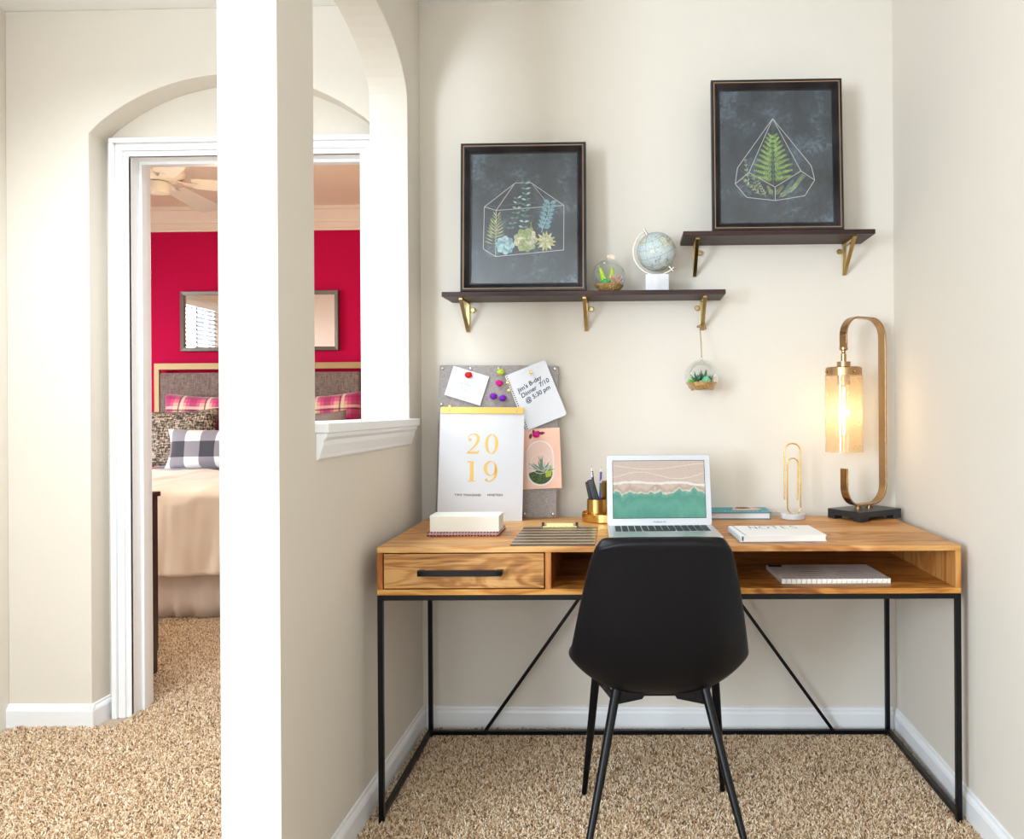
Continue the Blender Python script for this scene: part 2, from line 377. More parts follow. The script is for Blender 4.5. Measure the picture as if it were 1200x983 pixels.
# baseboards
bp = lambda s, o: [(o, 0), (o+s*.014, 0), (o+s*.014, .060), (o+s*.011, .068), (o+s*.006, .073), (o+s*.005, .080), (o, .082)]
S(B().prism(bp(1, XL), 1.668, YW, 'y'), 'baseboard_left', 'trim')
S(B().prism(bp(-1, XR), -3.0, YW, 'y'), 'baseboard_right', 'trim')
S(B().prism(bp(-1, YW), XL+.014, XR-.014, 'x'), 'baseboard_back', 'trim')
b = B().prism(bp(-1, YW), -2.24, nx0+.012, 'x'); b.prism(bp(1, nx0), YW-.012, 2.90, 'y'); S(b, 'baseboard_hall', 'trim')
b = B().prism(bp(-1, 1.655), XL-.128, XL, 'x'); 
S(B().prism(bp(-1, XL-.128), 1.66, YW, 'y'), 'baseboard_partition', 'trim')
# sill with crown-like apron under the pass-through
sill = B()
sp = [(-.128, 1.085), (-.128, 1.1), (.030, 1.1), (.030, 1.078), (.024, 1.074), (.018, 1.060), (.014, 1.045), (.005, 1.020), (0.001, 1.012), (0.001, 1.085)]
sill.box(XL-.15, XL+.032, 1.846, 2.660, 1.078, 1.101); 
z0 = 1.078
sill.prism([(XL, z0), (XL+.027, z0), (XL+.026, z0-.010), (XL+.019, z0-.018), (XL+.018, z0-.030), (XL+.010, z0-.052), (XL+.009, z0-.060), (XL+.005, z0-.064), (XL, z0-.066)], 1.85, 2.645, 'y')
S(sill, 'trim_2', 'trim', bev=.002)
# bedroom shell
BX0, BX1, BY = -4.98, -.2, 6.37
BC = 2.765
S(B().box(BX0, BX1, BY, BY+.1, 0, 2.9), 'wall_bedroom_red', 'red')
S(holed([(3.0, 0), (BY, 0), (BY, 2.9), (3.0, 2.9)], [[(3.35, .85), (5.3, .85), (5.3, 2.35), (3.35, 2.35)]], BX0-.1, BX0, 'x'), 'wall_bedroom_left', 'cream')
S(B().box(BX1, BX1+.1, 3.0, BY, 0, 2.9), 'wall_bedroom_right', 'cream')
S(B().box(BX0, BX1, 3.0, BY, BC, BC+.12), 'ceiling_bedroom', mat('bedroom_ceiling_paint', (.86, .75, .58), .9))
cr = B().prism([(BY, 2.585), (BY-.018, 2.585), (BY-.020, 2.602), (BY-.012, 2.606), (BY-.012, 2.650), (BY-.03, 2.652), (BY-.035, 2.672), (BY-.06, 2.70), (BY-.085, 2.735), (BY-.10, 2.74), (BY-.10, BC), (BY, BC)], BX0, BX1, 'x')
S(cr, 'trim_3', 'cream')
wf = B()
for y in (3.35, 4.3, 5.25): wf.box(BX0-.08, BX0-.03, y, y+.05, .85, 2.35)
for z in (.85, 1.58, 2.30): wf.box(BX0-.08, BX0-.03, 3.35, 5.3, z, z+.05)
wf.box(BX0, BX0+.02, 3.27, 3.35, .78, 2.43); wf.box(BX0, BX0+.02, 5.3, 5.38, .78, 2.43); wf.box(BX0, BX0+.02, 3.35, 5.3, 2.35, 2.43); wf.box(BX0, BX0+.03, 3.35, 5.3, .78, .85)
S(wf, 'window_3', 'trim')

# carpet pile: short twisted tufts scattered over the visible floor (geometry nodes)
def pile():
    m = D.materials.new('carpet_yarn'); m.use_nodes = True; t = NT(m)
    oi = t.new('ShaderNodeObjectInfo')
    t.bsdf('Base Color', t.ramp(oi.outputs['Random'], [(0, (.13, .06, .022)), (.16, (.42, .255, .13)), (.5, (.72, .51, .31)), (1, (.98, .86, .68))]))
    t.bsdf('Roughness', .9)
    ng = D.node_groups.new('carpet_tufts', 'GeometryNodeTree')
    ng.interface.new_socket('Geometry', in_out='INPUT', socket_type='NodeSocketGeometry'); ng.interface.new_socket('Geometry', in_out='OUTPUT', socket_type='NodeSocketGeometry')
    n = ng.nodes; L = ng.links.new
    gi = n.new('NodeGroupInput'); go = n.new('NodeGroupOutput')
    dp_ = n.new('GeometryNodeDistributePointsOnFaces'); dp_.inputs['Density'].default_value = 48000
    cone = n.new('GeometryNodeMeshCone'); cone.inputs['Vertices'].default_value = 5; cone.inputs['Radius Top'].default_value = .0010; cone.inputs['Radius Bottom'].default_value = .0021; cone.inputs['Depth'].default_value = .0105
    sm = n.new('GeometryNodeSetMaterial'); sm.inputs['Material'].default_value = m
    io = n.new('GeometryNodeInstanceOnPoints')
    rv = n.new('FunctionNodeRandomValue'); rv.data_type = 'FLOAT_VECTOR'; rv.inputs[0].default_value = (-.95, -.95, 0); rv.inputs[1].default_value = (.95, .95, 6.28)
    rs = n.new('FunctionNodeRandomValue'); rs.data_type = 'FLOAT_VECTOR'; rs.inputs[0].default_value = (.7, .7, .6); rs.inputs[1].default_value = (1.5, 1.5, 1.25)
    L(gi.outputs[0], dp_.inputs['Mesh']); L(dp_.outputs['Points'], io.inputs['Points']); L(cone.outputs['Mesh'], sm.inputs['Geometry']); L(sm.outputs[0], io.inputs['Instance'])
    L(rv.outputs[0], io.inputs['Rotation']); L(rs.outputs[0], io.inputs['Scale']); L(io.outputs[0], go.inputs[0])
    b = B()
    for (x0, x1, y0, y1) in ((XL+.012, XR-.012, 1.5, YW-.012), (-2.2, XL-.14, 1.5, 2.79), (DX0, DX1, 2.79, 3.0), (-2.9, -.95, 3.0, 4.6), (XL-.13, XL+.012, 1.5, 1.65)):
        b.add([(x0, y0, 0), (x1, y0, 0), (x1, y1, 0), (x0, y1, 0)], [(0, 1, 2, 3)])
    o = b.build('carpet_pile', floor_m, kind='stuff', loc=(0, 0, .0005))
    md = o.modifiers.new('tufts', 'NODES'); md.node_group = ng
    tag(o, 'speckled beige and brown twisted carpet pile covering the floor', 'carpet'); o['kind'] = 'stuff'
pile()

# ------------------------------------------------------------------ desk
DT = .757; DW = 1.585; DD = .585
desk = thing('desk', 'mango wood writing desk with one drawer on a thin black metal frame', 'desk', (.1005, 2.157, 0), (0, 0, .015))
h = DW/2; t_ = .0155; z1 = DT; z0 = DT-.131
B().box(-h, h, 0, DD, z1-t_, z1).build('desktop', 'woodtop', desk, bev=.0015)
B().box(-h, h, 0, DD, z0, z0+t_).build('bottom_panel', 'woodfront', desk, bev=.0015)
for s in (-1, 1): B().box(s*h, s*(h-t_), 0, DD, z0+t_, z1-t_).build('side_panel', 'woodside', desk, bev=.001)
xd = -h+t_+.437+.006
B().box(xd, xd+.017, 0.002, DD, z0+t_, z1-t_).build('divider', 'woodside', desk, bev=.001)
B().box(xd+.017, h-t_, DD-.012, DD, z0+t_, z1-t_).build('back_panel', 'woodside', desk)
dr = B().box(-h+t_+.003, xd-.003, .001, .020, z0+t_+.003, z1-t_-.003); dr.box(-h+t_+.006, xd-.006, .02, DD-.05, z0+t_+.004, z0+t_+.012)
dr = dr.build('drawer', 'wooddrawer', desk, bev=.0012)
hb = B(); hx = -h+.116; hz = z0+.064
hb.box(hx, hx+.228, -.026, -.018, hz-.008, hz+.008); hb.box(hx, hx+.016, -.026, 0.001, hz-.006, hz+.006); hb.box(hx+.212, hx+.228, -.026, 0.001, hz-.006, hz+.006)
hb.build('handle', 'black', dr, bev=.001)
B().box(.60, .64, DD-.045, DD-.013, z0+t_, z1-t_).build('inner_brace', 'wooddrawer', desk)
q = .0145
for sx in (-1, 1):
    for y in (0.001, DD-q):
        B().box(sx*h, sx*(h-q), y, y+q, 0.002, z0-.0005).build('leg', 'black', desk, bev=.0008)
    B().box(sx*h, sx*(h-q), q, DD-q, .016, .016+q).build('bottom_rail', 'black', desk, bev=.0008)
    B().box(sx*h, sx*(h-q), q, DD-q, z0-q, z0-.0005).build('top_rail', 'black', desk, bev=.0008)
    bt = B().box(sx*(h-q), sx*(h-.085), .03, .06, z0-q-.0005, z0-.0005)
    for k in (.028, .062): bt.lathe([(.0045, -.004), (.0045, 0)], 10, (sx*(h-q-k), .04, z0-q))
    bt.build('corner_bracket', 'black', desk)
B().box(-h+q, h-q, .001, q, z0-q, z0-.0005).build('top_rail', 'black', desk, bev=.0008)
B().box(-h+q, h-q, DD-q, DD, z0-q, z0-.0005).build('top_rail', 'black', desk, bev=.0008)
B().box(-h+q, h-q, DD-q, DD, .010, .010+q).build('bottom_rail', 'black', desk, bev=.0008)
for s in (-1, 1):
    b = B(); b.strip([(s*(h-.193), DD-q/2, .02), (s*.175, DD-q/2, z0-q)], (0, 1, 0), q*.8, .011); b.build('diagonal_brace', 'black', desk)

# ------------------------------------------------------------------ chair
chair = thing('desk_chair', 'black leather shell chair with tapered black metal legs pulled up to the desk', 'chair', (.071, 2.11, 0), (0, 0, .03))
rows = [(-.222, .824, .146, .004), (-.215, .804, .163, .014), (-.203, .745, .179, .030), (-.185, .67, .193, .048), (-.163, .59, .208, .064), (-.138, .51, .221, .078),
        (-.105, .445, .230, .092), (-.055, .405, .234, .105), (.02, .392, .233, .105), (.11, .400, .227, .09), (.20, .415, .215, .06), (.255, .425, .2, .04), (.275, .42, .185, .02)]
NU = 16; vs = []; P = [Vector((0, a, b_)) for a, b_, *_ in rows]
for i, (yy, zz, wd_, cu) in enumerate(rows):
    tg = (P[min(i+1, len(P)-1)]-P[max(i-1, 0)]).normalized(); nn = Vector((0, -tg.z, tg.y))
    if nn.z < 0 and i > 8: nn = -nn
    for k in range(NU+1):
        u = -1+2*k/NU
        p = P[i] + nn*(cu*abs(u)**3); x = wd_*u
        if i == 0: p = p + tg*(.016*abs(u)**4)
        vs.append((x, p.y, p.z))
fs = [(i*(NU+1)+k, i*(NU+1)+k+1, (i+1)*(NU+1)+k+1, (i+1)*(NU+1)+k) for i in range(len(rows)-1) for k in range(NU)]
sh = B().add(vs, fs).build('seat_shell', 'leather', chair, smooth=80)
for p_ in (('solidify', 'SOLIDIFY'), ('subsurf', 'SUBSURF')): sh.modifiers.new(*p_)
sh.modifiers['solidify'].thickness = .036; sh.modifiers['solidify'].offset = 0; sh.modifiers['subsurf'].levels = 2; sh.modifiers['subsurf'].render_levels = 2
def rim(off):
    pts = []
    idx = [(i, 0) for i in range(len(rows)-1, 0, -1)] + [(0, k) for k in range(1, NU)] + [(i, NU) for i in range(1, len(rows))]
    return [Vector(vs[i*(NU+1)+k]) for i, k in idx]
for (x0, y0, x1, y1, zt) in ((-.112, -.045, -.198, -.215, .404), (.118, -.045, .212, -.205, .404), (-.165, .12, -.205, .205, .404), (.165, .12, .200, .215, .404)):
    B().tube([(x0, y0, zt), ((x0+x1)/2, (y0+y1)/2, zt/2), (x1, y1, .012)], [.0125, .0110, .0078], 14).build('leg', 'black', chair, smooth=50)
b = B()
for s in (-1, 1):
    b.prism([(s*.112, .400), (s*.122, .362), (s*.045, .378), (s*.03, .400)], -.05, -.036, 'y')
    b.strip([(s*.112, -.045, .372), (s*.16, .12, .372)], (0, 0, 1), .02, .006)
b.box(-.115, .115, -.045, -.03, .384, .392); b.box(-.16, .16, .11, .125, .366, .376)
b.build('under_frame', 'black', chair)

# ------------------------------------------------------------------ shelves
def bracket(parent, x, zt, reach, hgt, yaw=0):
    b = B(); wd_ = .0125; th = .0065
    b.strip([(x, YW-.0033, zt-.0003), (x, YW-.0033, zt-hgt)], (1, 0, 0), wd_, th)
    b.strip([(x, YW, zt-.0035), (x, YW-reach, zt-.0035)], (1, 0, 0), wd_, th)
    b.strip([(x, YW-reach+.002, zt-.001), (x, YW-.004, zt-hgt+.002)], (1, 0, 0), wd_, th)
    o = b.build('bracket', 'brass', parent, bev=.0006)
    sd = .018 if x < .2 else -.018
    if x > .2 and zt > 1.6 and x < .5: sd = .018
    B().lathe([(.004, 0), (.004, .006), (.009, .007), (.009, .012), (.007, .014)], 12, (x+sd, YW, zt-.028), 'y').build('screw', 'brass', o, smooth=40)
SZ = 1.509
low = thing('wall_shelf', 'long dark wooden wall shelf on three brass brackets, the lower of two', 'shelf', (0, 0, 0))
pb = B(); pb.box(-.628, .320, 2.640, YW, SZ, SZ+.0155)
pb.build('board', 'espresso', low, bev=.0012)
for x in (-.571, -.152, .255): bracket(low, x, SZ, .130, .105)
upz = 1.702
upper = thing('wall_shelf', 'short dark wooden wall shelf on two brass brackets, high at right', 'shelf', (0, 0, 0))
pb = B(); pb.box(.180, .812, 2.635, YW, upz, upz+.0155); pb.build('board', 'espresso', upper, bev=.0012)
for x in (.230, .752): bracket(upper, x, upz, .140, .110)

# ------------------------------------------------------------------ framed prints
leafm = {}
for nm, c in dict(art_green=(.10, .22, .12), art_lime=(.32, .42, .12), art_teal=(.13, .30, .26), art_blue=(.20, .42, .48), art_paleblue=(.42, .64, .68), art_sage=(.42, .50, .25), art_yellow=(.68, .62, .25), art_cream=(.74, .70, .48), art_fern=(.20, .36, .07), art_fernlight=(.38, .52, .16)).items():
    leafm[nm] = mat(nm, c, .8, vary=(120, tuple(q*.6 for q in c)))
leafm['art_line'] = mat('art_white_line', (.62, .60, .56), .8); leafm['art_faint'] = mat('art_grey_line', (.16, .18, .20), .8); leafm['art_dark'] = mat('art_dark', (.02, .025, .028), .8)
AM = list(leafm.keys()); AI = {k: i for i, k in enumerate(AM)}
chalk = mat('chalkboard_print', (.022, .028, .034), .8); t = NT(chalk); v, s_ = t.xyz()
n1 = t.noise(v, 9, 5); n2 = t.noise(v, 110, 3)
f_ = t.math('ADD', t.math('MULTIPLY', n1, .7), t.math('MULTIPLY', n2, .35))
t.bsdf('Base Color', t.ramp(f_, [(.38, (.010, .013, .017)), (.56, (.030, .045, .060)), (.72, (.12, .17, .21))]))
def picture(label, x, yb, z, w_, h_, lean, draw, rotz=0):
    p = thing('framed_print', label, 'picture', (x, yb, z), (-lean, 0, rotz))
    fr = B(); fr.k = 0
    fr.frame(w_, h_, [(0, 0), (0, .024), (.002, .027), (.009, .027), (.009, 0)], 0, h_/2, 0)
    fr.k = 1; fr.frame(w_, h_, [(.009, .02), (.009, .0268), (.011, .0268), (.011, .02)], 0, h_/2, 0)
    fr.k = 0; fr.frame(w_, h_, [(.011, 0), (.011, .0265), (.014, .026), (.027, .008), (.031, .008), (.031, 0)], 0, h_/2, 0)
    fr.build('frame', ['framewood', 'framegold'], p)
    pr = B().box(-w_/2+.02, w_/2-.02, -.004, -.001, .02, h_-.02).build('print', chalk, p)
    a = B(); draw(a); a.build('drawing', [leafm[k] for k in AM], pr)
    B().box(-w_/2+.0295, w_/2-.0295, -.0068, -.0060, .0295, h_-.0295).build('glass_pane', 'picglass', p)
    B().box(-w_/2+.012, w_/2-.012, -.001, .004, .012, h_-.012).build('backing', 'darkwood', p)
    return p
def draw1(a):
    k = 1/8.55/349.6
    X = lambda x: (x/8.55+545-613.2)/349.6
    Z = lambda z: (341.5-(195+z/8.55))/349.6
    y = -.0044
    def L(pts, w_=.0016, m='art_line'): a.k = AI[m]; [a.ribbon([(X(p[0]), Z(p[1])), (X(q_[0]), Z(q_[1]))], w_, y) for p, q_ in zip(pts, pts[1:])]
    def lf(x, z, ln, wd_, deg, m, yy=y-.0002): a.k = AI[m]; a.leaf(X(x), Z(z), ln*k, wd_*k, radians(deg), yy)
    L([(180, 375), (800, 330)], .001, 'art_faint')
    L([(180, 375), (495, 132), (655, 132), (990, 370), (985, 825), (295, 885), (170, 805), (180, 375), (300, 412), (990, 370)])
    L([(300, 412), (490, 135)]); L([(300, 412), (295, 885)]); L([(660, 135), (810, 330)], .001)
    R_ = random.Random(3)
    # stems with paired leaves
    for (x0, z0_, x1, z1_, n, m, ln) in ((600, 140, 575, 590, 9, 'art_teal', 62), (520, 290, 450, 600, 7, 'art_teal', 58)):
        L([(x0, z0_), (x0+15, (z0_+z1_)/2), (x1, z1_)], .0012, 'art_green')
        for i in range(n):
            f = i/(n-1); x = x0+(x1-x0)*f+15*sin(pi*f); z = z0_+(z1_-z0_)*f
            for s in (-1, 1): lf(x, z, ln*.85, ln*.36, 90-s*(72+R_.uniform(-14, 14)), R_.choice(['art_teal', 'art_teal', 'art_green', 'art_paleblue']))
    # blue lobed leaf
    L([(840, 340), (830, 450), (760, 640)], .0022, 'art_paleblue')
    for i in range(7):
        f = i/6; x = 845-60*f; z = 350+250*f
        for s in (-1, 1): lf(x, z, 78, 42, 90-s*62-8, 'art_blue')
    # grass like fronds at left
    for (x0, z0_) in ((270, 760), (300, 690)):
        for i in range(8):
            f = i/7; x = x0+8*f; z = z0_-210*f
            for s in (-1, 1): lf(x, z, 100*(1-.3*f), 11, 90-s*(68-34*f), R_.choice(['art_lime', 'art_sage', 'art_yellow']))
    for i in range(6): lf(640+i*10, 660, 130, 12, 80+i*6, 'art_lime')
    # rosettes
    def ros(cx, cz, r, ms, n, wd_, layers=3):
        yy = y-.0003
        for l in range(layers):
            rr = r*(1-.28*l); yy -= .00008
            for i in range(n):
                an = 360*i/n+l*21+R_.uniform(-5, 5); yy -= .00001
                if wd_ > 40: a.k = AI[ms[(i+l) % len(ms)]]; a.petal(X(cx), Z(cz), rr*k, wd_*(1-.25*l)*k, radians(an), yy)
                else: lf(cx, cz, rr, wd_*(1-.25*l), an, ms[(i+l) % len(ms)], yy)
    ros(392, 770, 100, ['art_paleblue', 'art_blue', 'art_paleblue'], 8, 78)
    ros(600, 720, 128, ['art_sage', 'art_cream', 'art_sage', 'art_lime'], 9, 92, 4)
    ros(805, 735, 108, ['art_yellow', 'art_sage', 'art_cream'], 13, 34, 3)
def draw2(a):
    k = 1/7.56/350
    X = lambda x: (x/7.56+850-911.2)/350
    Z = lambda z: (271-(120+z/7.56))/350
    y = -.0044
    def L(pts, w_=.0016, m='art_line'): a.k = AI[m]; [a.ribbon([(X(p[0]), Z(p[1])), (X(q_[0]), Z(q_[1]))], w_, y) for p, q_ in zip(pts, pts[1:])]
    def lf(x, z, ln, wd_, deg, m, yy=y-.0002): a.k = AI[m]; a.leaf(X(x), Z(z), ln*k, wd_*k, radians(deg), yy)
    L([(437, 125), (437, 250)], .0009, 'art_faint'); L([(120, 575), (440, 735)], .0007, 'art_faint'); L([(770, 550), (590, 770), (340, 775)], .0007, 'art_faint')
    L([(437, 120), (120, 560), (97, 705), (197, 828), (450, 860), (710, 820), (800, 680), (772, 552), (437, 120)])
    L([(437, 120), (220, 605), (450, 738), (680, 597), (437, 120)]); L([(97, 705), (220, 605)]); L([(680, 597), (800, 680)]); L([(450, 738), (450, 860)])
    R_ = random.Random(5)
    L([(432, 260), (436, 730)], .0016, 'art_green')
    for i in range(10):                      # fern fronds with small leaflets
        f = i/9; z = 300+f*370; ln = 60+f*150 if f < .75 else 190-(f-.75)*60
        for s in (-1, 1):
            an = 90-s*(42+f*38); n = 9
            a.k = AI['art_green']; lf(434, z, ln, 14+8*f, an, 'art_fern')
            for j_ in range(n):
                g = (j_+1)/n*.92; x = 434+cos(radians(an))*ln*g; zz = z-sin(radians(an))*ln*g
                for q_ in (-1, 1): lf(x, zz, (22+15*f)*(1.05-g*.75), 9, an+q_*58, R_.choice(['art_fern', 'art_fernlight']), y-.0003)
    def twig(x0, z0_, x1, z1_, m, n=7, ln=34):
        L([(x0, z0_), ((x0+x1)/2+12, (z0_+z1_)/2+10), (x1, z1_)], .0011, m)
        for i in range(n):
            f = (i+1)/n
            for s in (-1, 1): lf(x0+(x1-x0)*f, z0_+(z1_-z0_)*f, ln*(1.2-f*.6), 8, math.degrees(atan2(z0_-z1_, x1-x0))+s*38, m)
    for q_ in ((330, 815, 165, 660, 'art_sage', 6), (370, 830, 300, 690, 'art_sage', 6), (210, 730, 190, 500, 'art_sage', 5), (300, 800, 255, 640, 'art_lime', 5), (430, 820, 390, 740, 'art_lime', 5), (440, 815, 510, 740, 'art_lime', 5),
               (520, 820, 600, 690, 'art_teal', 9), (540, 810, 720, 630, 'art_teal', 11), (600, 770, 690, 640, 'art_lime', 9), (480, 830, 560, 780, 'art_sage', 6), (560, 790, 640, 720, 'art_sage', 8)): twig(*q_)
picture('dark framed print of a glass house terrarium of succulents on the lower shelf', at(613.2, 300, Y=2.66).x, 2.676, SZ+.016, .424, .506, .045, draw1)
picture('dark framed print of a fern in a teardrop terrarium on the upper shelf', at(911.2, 200, Y=2.655).x, 2.672, upz+.016, .436, .512, .045, draw2)

# ------------------------------------------------------------------ terrariums
gravel = mat('tan_gravel', (.34, .17, .045), .8, vary=(260, (.72, .46, .18)), bump=(350, .9, .003))
SM = dict(lime=mat('lime_succulent', (.35, .62, .03), .5, vary=(60, (.62, .80, .10))), jade=mat('jade_succulent', (.02, .32, .09), .4, vary=(60, (.05, .45, .16))),
          rose=mat('rose_succulent', (.55, .16, .12), .5, vary=(80, (.75, .45, .32))), dark=mat('dark_spiky_succulent', (.02, .09, .05), .45, vary=(90, (.10, .28, .16))), grass=mat('bright_green_leaf', (.12, .55, .04), .5))
def bulb(b, r, hole_dir, hole_ang, flat=.82, n=40, m_=24):
    hd = Vector(hole_dir).normalized(); vs = []; fs = []
    rot = Vector((0, 0, 1)).rotation_difference(hd).to_matrix()
    for i in range(m_+1):
        p = hole_ang + (pi-hole_ang)*i/m_
        for k in range(n):
            q_ = 2*pi*k/n; v = rot @ Vector((sin(p)*cos(q_), sin(p)*sin(q_), cos(p)))*r
            v.z = max(v.z, -r*flat); vs.append(v)
    fs = [(i*n+k, i*n+(k+1) % n, (i+1)*n+(k+1) % n, (i+1)*n+k) for i in range(m_) for k in range(n)]
    b.add(vs, fs)
    rimp = vs[:n]; b.tube(rimp, .0012, 6, closed=True)
def gravel_bed(parent, r, zb, zt):
    prof = [(sqrt(max(r*r-z*z, 0))*.97, z) for z in [zb+(zt-zb)*i/6 for i in range(7)]]
    b = B(); b.lathe(prof, 28)
    rr = prof[-1][0]; R_ = random.Random(1)
    for i in range(230):
        q_ = R_.uniform(0, 2*pi); g = rr*sqrt(R_.random()); s = R_.uniform(.0018, .0034)
        b.ball((g*cos(q_), g*sin(q_), zt+R_.uniform(-.001, .002)), s, 6, 4)
    for i in range(200):
        q_ = R_.uniform(0, 2*pi); z = R_.uniform(zb, zt); g = sqrt(r*r-z*z)*.955
        b.ball((g*cos(q_), g*sin(q_), z), R_.uniform(.0016, .0028), 6, 4)
    o = b.build('gravel', gravel, parent, kind='stuff'); return o
def spikes(x, y, z, n, ln, wd_, spread, name, m, parent, seed=1, up=.4):
    b = B(); R_ = random.Random(seed)
    for i in range(n):
        q_ = 2*pi*i/n+R_.uniform(-.3, .3); e = R_.uniform(up, 1.3); d = Vector((cos(q_)*cos(e)*spread, sin(q_)*cos(e)*spread, sin(e))).normalized(); l = ln*R_.uniform(.75, 1.1)
        o = Vector((x, y, z)); b.tube([o, o+d*l*.5+Vector((0, 0, -.001)), o+d*l+Vector((0, 0, l*.08))], [wd_*.8, wd_, wd_*.1], 6)
    return b.build(name, m, parent, smooth=60)
r1 = .059; tc1 = at(713.5, 317.5, Y=2.70); tc1.z = SZ+.016+r1*.93
t1 = thing('glass_terrarium', 'round open glass terrarium with lime and rose succulents standing on the lower shelf', 'terrarium', tc1)
b = B(); bulb(b, r1, (-.28, -1, .12), .62, .93); b.build('glass_bulb', 'glass', t1, smooth=50)
b = B(); b.tube([(cos(a_)*.005-.002, 0, r1+.004+sin(a_)*.006) for a_ in [2*pi*i/12 for i in range(12)]], .0012, 6, closed=True); b.build('hanging_loop', 'glass', t1, smooth=50)
gravel_bed(t1, r1, -r1*.90, -r1*.50)
def tower(x, y, z, h_, r, tilt, m, seed):
    b = B(); R_ = random.Random(seed); 
    for i in range(9):
        f = i/8
        for k in range(6):
            q_ = 2*pi*(k/6+i*.08); rr = r*(1-.65*f)*.6
            b.ball((x+tilt*f*h_+rr*cos(q_), y+rr*sin(q_), z+h_*f), (r*.42*(1-.5*f), r*.42*(1-.5*f), r*.4*(1-.3*f)), 7, 5)
    return b.build('succulent', m, t1, smooth=60)
zg = -r1*.5
tower(-.012, -.012, zg+.004, .050, .013, -.33, SM['lime'], 1); tower(.0085, -.002, zg+.006, .052, .012, .05, SM['lime'], 2)
b = B()
for (x, y, z, r) in ((-.020, -.024, .006, .0075), (-.011, -.028, .008, .008), (-.003, -.024, .009, .0075), (-.013, -.02, .013, .006), (0.004, -.02, .010, .006)): b.ball((x, y, zg+z), (r, r, r*1.1), 10, 7)
b.build('succulent', SM['jade'], t1, smooth=60)
spikes(.022, -.012, zg+.002, 14, .036, .0035, .9, 'succulent', SM['rose'], t1, 4, .5)
b = B(); o_ = Vector((.008, -.004, r1+.006))
for i in range(9):
    a_ = i*.7; b.tube([o_, o_+Vector((.009*cos(a_), -.003, .006*sin(a_)+.003)), o_+Vector((.015*cos(a_+.5), -.002, .009*sin(a_+.5)))], [.0018, .0032, .0018], 6)
tag(b.build('raffia_bow', 'raffia', None, smooth=60, loc=tc1), 'pale raffia bow tied on top of the standing glass terrarium', 'bow')

r2 = .058; tc2 = at(822.3, 441.0, Y=2.70)
t2 = thing('glass_terrarium', 'round glass terrarium with dark spiky succulents hanging by twine below the shelf', 'terrarium', tc2)
b = B(); bulb(b, r2, (-.15, -1, .05), .66); b.build('glass_bulb', 'glass', t2, smooth=50)
b = B(); b.tube([(cos(a_)*.004, 0, r2+.003+sin(a_)*.006) for a_ in [2*pi*i/12 for i in range(12)]], .0011, 6, closed=True); b.build('hanging_loop', 'glass', t2, smooth=50)
gravel_bed(t2, r2, -r2*.80, -r2*.38)
zg = -r2*.38
spikes(-.016, -.012, zg+.001, 13, .040, .0036, .9, 'succulent', SM['dark'], t2, 2, .35)
spikes(.006, .004, zg+.001, 11, .042, .0034, .7, 'succulent', SM['dark'], t2, 5, .7)
spikes(.030, .008, zg+.001, 9, .034, .0024, .9, 'succulent', SM['dark'], t2, 8, .5)
b = B()
for l in range(3):
    for k in range(8):
        q_ = 2*pi*k/8+l*.4; rr = .012*(1-.3*l); b.ball((.013+rr*cos(q_), -.022+rr*sin(q_)*.9, zg+.006+.005*l), (.0052, .0052, .0055), 8, 6)
b.build('succulent', mat('mint_succulent', (.10, .42, .20), .5, vary=(70, (.25, .6, .35))), t2, smooth=60)
spikes(-.036, -.018, zg, 7, .018, .004, 1., 'succulent', SM['grass'], t2, 9, .5)
bt_ = Vector((.248, 2.787, SZ-.097))
b = B(); top = Vector((tc2.x+.001, tc2.y, SZ-.094+.0))
by = YW-.020
b.tube([(tc2.x, tc2.y, tc2.z+r2+.006), ((tc2.x), tc2.y+.01, tc2.z+r2+.05), (.245, by-.004, SZ-.088)], .0014, 7)
for s in (-1, 1): b.tube([(.247, by-.006, SZ-.09), (.247+.010+s*.002, by-.012, SZ-.078+s*.010), (.247+.016, by-.014, SZ-.072+s*.008), (.247+.008, by-.012, SZ-.082)], .0017, 7)
b.tube([(.247, by-.006, SZ-.09), (.262, by-.01, SZ-.085), (.266, by-.008, SZ-.105)], .0019, 7)
b.tube([(.237, by-.003, SZ-.092), (.247, by-.008, SZ-.089), (.258, by-.003, SZ-.092), (.258, by+.012, SZ-.094), (.237, by+.012, SZ-.094)], .0017, 7, closed=True)
tag(b.build('jute_twine', 'twine', smooth=50), 'brown jute twine knotted round the shelf bracket, holding the hanging terrarium', 'twine')

# ------------------------------------------------------------------ globe
gc = at(769.2, 295, Y=2.69)
gl = thing('desk_globe', 'small pale globe on a white marble block on the lower shelf', 'globe', (gc.x, gc.y, SZ+.016))
gz = gc.z-(SZ+.016)
B().box(-.038, .040, -.038, .038, 0, .055).build('base', 'marble', gl, bev=.002)
gm = mat('antique_globe_map', (.55, .60, .58), .35); t = NT(gm); v, s_ = t.xyz()
n1 = t.noise(v, 24, 6, None, .6); n2 = t.noise(v, 170, 3)
land = t.math('GREATER_THAN', n1, .54); coast = t.math('LESS_THAN', t.math('ABSOLUTE', t.math('SUBTRACT', n1, .54)), .010)
c1 = t.mix(land, (.52, .60, .60), (.60, .60, .46)); c2 = t.mix(t.math('MULTIPLY', t.math('GREATER_THAN', n2, .60), .35), c1, (.12, .15, .16)); c3 = t.mix(t.math('MULTIPLY', coast, .7), c2, (.10, .15, .20))
t.bsdf('Base Color', c3)
R = .0655
gb = B().ball((0, 0, 0), R, 40, 24).build('globe_ball', gm, gl, smooth=80, loc=(0, 0, gz), rot=(.25, -.50, .4))
lines = B()
for la in (-50, -25, 0, 25, 50):
    q_ = radians(la); lines.tube([(R*1.001*cos(q_)*cos(a_), R*1.001*cos(q_)*sin(a_), R*sin(q_)) for a_ in [2*pi*i/40 for i in range(40)]], .0004, 4, closed=True)
